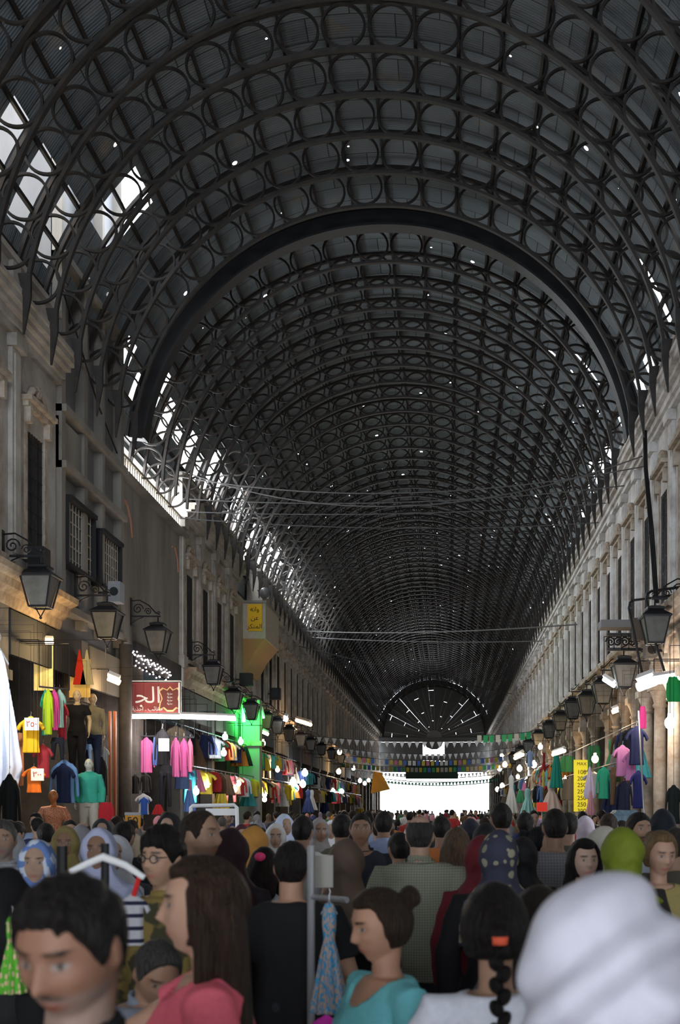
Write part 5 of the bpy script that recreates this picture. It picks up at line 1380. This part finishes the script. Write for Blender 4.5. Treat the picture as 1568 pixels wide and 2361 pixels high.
# ornament of white LED lettering under the concrete block
mb = MB(); 
A, B = W(305, 1512, 30.6), W(392, 1562, 34.8)
for i in range(64):
    t = i/63; p = A.lerp(B, t); p.x = XL + .12
    p.z += .16*math.sin(i*1.15) + .10*math.sin(i*2.3+1)
    mb.ell(p, (.022,.022,.022), None, 6, 5)
o = build('led_lettering', mb, M_em('led_glow', (1,.85,.9), 9)); tag(o, 'diagonal line of white LED script lettering under the concrete block', 'light')
mb = MB(); mb.box(XL-.02, XL+.09, 31.0, 36.3, 5.76, 6.4); o = build('sign_board', mb, M_fas); tag(o, 'dark board behind the white LED lettering', 'board')
# pole by the sign, green lit pillar, other posts
mb = MB(); p = W(289, 1600, 29.6); mb.tube([(p.x,p.y,0),(p.x,p.y,6.1)], .17, 14); o = build('post', mb, mat('brown_post', (.13,.11,.09), .7, var=.3), smooth=True); tag(o, 'thick round grey-brown post left of the red sign', 'post')
mb = MB(); mb.box(-8.75,-7.75,46.6,47.2,0,6.3); e = empty('pillar', (0,0,0)); build('shaft', mb, mat('pale_pillar', (.35,.36,.33), .8), e)
mb = MB(); mb.box(-8.85,-7.65,46.5,47.25,4.4,4.6); build('ledge', mb, M_stone, e); tag(e, 'square pillar washed in green light', 'pillar')
EG = M_em('green_neon', (.05,1.0,.18), 12)
tube_light(W(562,1633,45.9), W(562,1664,45.9), .07, EG, 'vertical green neon tube beside the green-lit pillar', 260, (.05,1,.15))
tube_light(W(603,1634,47.4), W(608,1656,47.4), .05, EG, 'thin slanted green neon tube between the lanterns', 40, (.05,1,.15))
# wood door edge beside post
mb = MB(); 
for x0, x1 in ((252,256),(262,268)): a_, b_ = W(x0,1900,28.2), W(x1,1640,28.2); mb.box(a_.x, b_.x, 28.15, 28.25, .0, b_.z)
o = build('shop_door_frame', mb, mat('orange_wood', (.32,.10,.03), .6)); tag(o, 'orange-brown wooden shop door frame left of the post', 'door frame')

# mannequins
def mannequin(px, ytop, d, z0, p, label, rz=10, arms=None):
    p.update(vox=.014, hair='none'); me = person_meshes(p); top = CZ + (VY-ytop)*d/F; s = (top - z0)/1.73
    e = empty('mannequin', ((px-VX)*d/F, d, z0), math.radians(rz)); e.scale = (s,)*3; assemble(me, p, e); tag(e, label, 'mannequin')
    m = MB(); m.box(-.22,.22,-.2,.2,-z0/s,0) ; build('plinth', m, M_pier, e)
mannequin(123, 1820, 19.0, .45, dict(fem=1, skin=(.5,.16,.04), top='dress', topc=(.50,.20,.11), hem=.1, arms={1:((.27,.03,1.12),(.30,-.1,.9)),-1:((-.27,.03,1.12),(-.30,-.1,.9))},
    top_mat=pat_mat('copper_sequins','dots',(.42,.13,.06),(.75,.45,.3),70)), 'mannequin in a sequinned copper evening dress')
mannequin(205, 1748, 23.4, .95, dict(skin=(.7,.7,.62), top='shirt', topc=(.05,.42,.30), botc=(.48,.47,.40), loose=.02), 'pale mannequin in mint T-shirt and white trousers')
mannequin(178, 1590, 25.3, 2.5, dict(fem=1, skin=(.65,.5,.3), top='tshirt', topc=(.008,.008,.01), botc=(.01,.01,.015)), 'mannequin in black top raised on the yellow-lit stall')
mannequin(214, 1598, 26.6, 2.5, dict(fem=1, skin=(.65,.5,.3), top='shirt', topc=(.30,.26,.16), botc=(.03,.04,.08)), 'mannequin in khaki top raised beside the one in black')

# ---- bunting, banner, wires
M_pen = mat('pennant_cloth', (.7,.7,.7), .8, tint=True)
def sag(a, b_, s, n=24):
    a, b_ = Vector(a), Vector(b_); return [a.lerp(b_, i/n) - Vector((0,0,s*4*(i/n)*(1-i/n))) for i in range(n+1)]
def bunting(d, z, sg, n, cols, label, shape='tri', sz=.34, xl=XL, xr=XR, zr=None):
    pts = sag((xl, d, z), (xr, d + .8, zr or z), sg, n); e = empty('bunting', (0,0,0)); m = MB(); m.tube(pts, .012, 4); build('string', m, M_blk, e)
    me = {}
    for i in range(n):
        c = cols[(i*i*5 + i*3 + int(d)) % len(cols)]; a = pts[i].lerp(pts[i+1], .15); b_ = pts[i].lerp(pts[i+1], .85); m = MB()
        lo = (a+b_)/2 - Vector((0,0,sz*1.2)); t = Vector((0,.01,0))
        if shape == 'tri': m.add([a, b_, lo, a+t, b_+t, lo+t], [(0,2,1),(3,4,5),(0,1,4,3),(1,2,5,4),(2,0,3,5)])
        else:
            q = Vector((0,0,sz)); m.add([a, b_, b_-q, a-q, a+t, b_+t, b_-q+t, a-q+t], [(0,3,2,1),(4,5,6,7),(0,1,5,4),(1,2,6,5),(2,3,7,6),(3,0,4,7)])
        build('flag', m, M_pen, e, color=c)
    tag(e, label, 'bunting')
WH = [(.72,.72,.72)]; MIX = [(.72,.72,.72),(.05,.4,.15),(.6,.5,.1),(.1,.2,.6),(.6,.2,.3),(.5,.4,.3),(.45,.45,.42)]; GRN = [(.05,.45,.18),(.6,.62,.6),(.05,.4,.2)]
bunting(70, 6.35, .35, 30, WH, 'nearest string of white triangular pennants across the hall')
bunting(80, 6.3, .6, 34, WH, 'second string of white triangular pennants across the hall')
bunting(86, 6.0, .5, 40, MIX, 'string of mixed coloured paper flags, upper of two', 'sq', .38)
bunting(92, 5.6, .4, 40, MIX, 'string of mixed coloured paper flags, lower of two', 'sq', .38)
bunting(104, 5.4, .4, 40, WH, 'far string of small white pennants before the dark banner')
bunting(116, 5.0, .5, 40, GRN+WH, 'farthest string of pennants over the bright opening')
bunting(58, 5.6, .1, 12, GRN, 'short string of green flags at the right wall', 'sq', .38, xl=1.5, xr=XR, zr=6.0)
o, w_, h_ = plate('banner', 935, 1056, 1756, 1796, 98, mat('dark_green_banner', (.03,.06,.045), .8), 'dark green-grey banner hung across the hall near the far end', 'banner', .05)
mb = MB(); P_ = o.location; mb.tube([(XL - P_.x, 0, h_ + .5), (-w_, 0, h_), (w_, 0, h_), (XR - P_.x, 0, h_ + .5)], .02, 5); build('support_rope', mb, M_blk, o)
for d, z in ((130, 4.9), (133, 4.6), (127, 5.3)):
    m = MB(); m.tube(sag((XL, d, z+.6), (XR, d, z+.4), .5), .05, 4); o = build('cable', m, M_blk); tag(o, 'thin sagging cable far down the hall, %s of three' % {130:'middle',133:'farthest',127:'nearest'}[d], 'cable')
# awning
mb = MB(); a_, b_, c_, d_ = W(861,1780,84), W(880,1784,83), W(899,1820,80), W(855,1830,80)
t = Vector((0,.05,.05)); mb.add([a_,b_,c_,d_,a_+t,b_+t,c_+t,d_+t], [(0,3,2,1),(4,5,6,7),(0,1,5,4),(1,2,6,5),(2,3,7,6),(3,0,4,7)])
e = empty('awning', (0,0,0)); build('canopy', mb, mat('orange_canvas', (.50,.26,.04), .8), e)
mb = MB(); mb.tube([a_, (a_.x, a_.y, 0)], .05, 6); build('awning_post', mb, M_steel, e); tag(e, 'tilted orange canvas awning at the left of the bright opening', 'awning')
wires = [(425,1088,1482,1052,1.2),(418,1100,1490,1075,.6),(420,1150,1440,1120,.3),(430,1180,1400,1160,.2),(415,1195,1380,1205,.25),(700,1455,1330,1440,.2),(720,1470,1250,1478,.15),(690,1490,1180,1600,.1)]
for i, (x0, y0, x1, y1, sg) in enumerate(wires):
    A, B = PW(x0, y0, 'L', .3), PW(x1, y1, 'R', .3); m = MB(); m.tube(sag(A, B, sg, 20), .018 if i < 5 else .03, 5)
    o = build('wire', m, mat('grey_wire', (.09,.09,.09), .7)); tag(o, 'thin wire strung across the hall, %s from the top' % ['first','second','third','fourth','fifth','sixth','seventh','eighth'][i], 'wire')
m = MB(); 
for k in range(3): m.tube([W(1482+3*k,905,28.8), W(1486+3*k,1080,28.6), W(1498+4*k,1220,28.2), W(1510+4*k,1390,27.4)], .022, 6)
o = build('cable_bundle', m, M_blk); tag(o, 'bundle of black cables hanging down the right facade', 'cable')
m = MB(); m.tube([W(142,660,24.7), W(180,780,25.5), W(225,930,27.5), W(272,1050,29.6)], .02, 5); o = build('cable', m, M_blk); tag(o, 'single loose cable hanging across the grey tower', 'cable')
# right side iron racks and boxes
m = MB(); m.tube([W(1482,1560,26), W(1466,1480,26), W(1450,1402,26), W(1452,1390,26), W(1462,1384,26), W(1575,1370,25)], .03, 8)
m.tube([W(1532,1548,25), W(1508,1470,25), W(1490,1382,25), W(1492,1370,25), W(1502,1363,25), W(1580,1352,24.5)], .03, 8)
o = build('pipe_rack', m, M_iron2); tag(o, 'bent black pipe frame jutting from the right wall', 'frame')
m = MB(); p0, p1 = W(1458,1476,26), W(1502,1424,26); m.box(p0.x, p1.x, 26.02, 26.1, p0.z, p1.z); o = build('sheet_panel', m, mat('brown_sheet', (.07,.055,.045), .7)); tag(o, 'dark brown sheet fixed inside the pipe frame', 'panel')
m = MB(); p0, p1 = W(1385,1447,29.5), W(1458,1430,29.5); m.box(p0.x, p1.x+.2, 29.4, 30.0, p0.z, p1.z); o = build('wall_shelf', m, mat('grey_shelf', (.16,.16,.17), .6)); tag(o, 'flat grey canopy shelf on the right wall above an ornate iron panel', 'shelf')
m = MB(); p0, p1 = W(1400,1497,29.4), W(1460,1463,29.4)
for z in (p0.z, p1.z): m.box(p0.x, p1.x+.2, 29.38, 29.44, z-.04, z+.04)
for k in range(4):
    c = (p0.x + .09 + k*.19, 29.4, (p0.z+p1.z)/2); m.tube(spiral(c, .13, 1.7, 1 if k % 2 else -1), .025, 6); m.box(c[0]+.08, c[0]+.10, 29.38, 29.42, p0.z, p1.z)
o = build('iron_panel', m, M_iron2); tag(o, 'ornate black iron scroll panel on the right wall', 'panel')
m = MB(); q0, q1 = W(1472,1640,26), W(1486,1890,24); q2 = q1 + (q1 - q0) * (q1.z / (q0.z - q1.z)); m.tube([q0, q1, q2], .022, 6); o = build('pole', m, M_drk); tag(o, 'long thin leaning pole in front of the right stall', 'pole')
m = MB(); p0, p1 = W(1404,1905,15.5), W(1482,1868,15.5); 
m.loft([[(p0.x-.05,15.2,0),(p1.x+.05,15.2,0),(p1.x+.05,16,0),(p0.x-.05,16,0)],[(p0.x,15.3,1.4),(p1.x,15.3,1.4),(p1.x,15.9,1.4),(p0.x,15.9,1.4)],[(p0.x+.03,15.35,p1.z-.08),(p1.x-.03,15.35,p1.z-.08),(p1.x-.03,15.85,p1.z-.08),(p0.x+.03,15.85,p1.z-.08)],[(p0.x+.1,15.4,p1.z),(p1.x-.1,15.4,p1.z),(p1.x-.1,15.8,p1.z),(p0.x+.1,15.8,p1.z)]])
o = build('wrapped_stall', m, mat('blue_plastic_wrap', (.16,.24,.30), .25, var=.4, vscale=12, bump=1.0, bscale=8)); tag(o, 'goods stack wrapped in pale blue plastic on the right', 'stall')
# white tubular rack at left
e = empty('display_rack', (0,0,0)); m = MB(); P = [W(440,1886,13), W(440,1862,13), W(444,1858,13), W(540,1856,13), W(546,1862,13), W(547,1900,13)]; P = [Vector((P[0].x,13,0))] + P + [Vector((P[-1].x,13,0))]; m.tube(P, .022, 8); build('frame', m, M_white, e)
m = MB(); p0, p1 = W(474,1880,13), W(545,1864,13); m.box(p0.x,p1.x,13.0,13.03,p0.z,p1.z); build('panel', m, M_white, e); tag(e, 'white tubular display rack with white panel in the left crowd', 'rack')
# ---- things standing in the near crowd
M_fl1 = pat_mat('blue_floral', 'noise', (.03,.26,.48), (.45,.30,.22), 26); M_fl2 = pat_mat('green_floral', 'dots', (.10,.42,.03), (.75,.45,.35), 9)
G('dress', 712, 806, 2082, 2335, 4.3, (.1,.4,.6), 'sky blue printed dress on the rack beside the black T-shirt', mt=M_fl1)
G('dress', -8, 62, 2112, 2290, 3.6, (.2,.6,.1), 'bright green floral dress at the lower left', mt=M_fl2)
G('shirt', 715, 790, 2340, 2440, 4.2, (.55,.03,.35), 'magenta garment under the blue dress')
G('shirt', 268, 345, 2060, 2180, 4.0, (.4,.4,.42), 'white, black and pink striped top on a rack', mt=pat_mat('bold_stripes', 'stripe', (.50,.50,.53), (.02,.02,.05), 26))
m = MB(); m.tube([W(163,2010,3.7), W(200,1992,3.7), W(238,1976,3.7), W(290,1995,3.7), W(333,2024,3.7)], [.01,.012,.014,.012,.01], 8); o = build('clothes_hanger', m, M_white); tag(o, 'white plastic clothes hanger arching in front of the lavender woman', 'hanger')
m = MB(); m.tube([W(308,2066,3.8), W(322,2020,3.8)], .009, 6); o = build('clothes_hanger', m, mat('red_plastic', (.6,.03,.03), .4)); tag(o, 'red plastic hanger piece above the striped top', 'hanger')
e = empty('clothes_stand', (0,0,0)); m = MB(); p = W(238,1945,3.7); m.tube([(p.x,3.72,0),(p.x,3.72,p.z)], .014, 8); build('pole', m, M_blk, e); m = MB(); m.box(p.x-.35,p.x+.35,3.70,3.74,.0,.03); m.box(p.x-.02,p.x+.02,3.4,4.05,0,.03); build('foot', m, M_blk, e); tag(e, 'black upright of a clothes stand in front of the lavender woman', 'stand')
e = empty('clothes_stand', (0,0,0)); m = MB(); p = W(143,1950,4.1); m.tube([(p.x,4.1,0),(p.x,4.1,p.z)], .02, 8); build('pole', m, M_blk, e); m = MB(); m.box(p.x-.3,p.x+.3,4.08,4.12,0,.03); build('foot', m, M_blk, e); tag(e, 'black upright of a clothes stand before the olive headscarf', 'stand')
e = empty('clothes_rack', (0,0,0)); m = MB(); p = W(717,1950,4.5); m.tube([(p.x,4.5,0),(p.x,4.5,p.z)], .016, 8); build('pole', m, M_steel, e); m = MB(); q = W(800,2075,4.35); m.tube([(p.x,4.5,q.z),(q.x,4.35,q.z)], .012, 8); build('arm', m, M_steel, e)
m = MB(); m.box(p.x-.3,p.x+.3,4.48,4.52,0,.04); m.box(p.x-.02,p.x+.02,4.2,4.8,0,.04); build('foot', m, M_steel, e); tag(e, 'chrome clothes rack pole beside the man in black T-shirt', 'rack')
plate('price_board', 724, 768, 1972, 2046, 4.6, mat('beige_board', (.34,.33,.29), .8), 'blank pale board clipped to the chrome clothes rack', 'board', .01)
o, _, _ = plate('shirt_print', 268, 293, 1930, 1962, 8.22, M_paper, None, th=.004)
bpy.data.objects.remove(o)
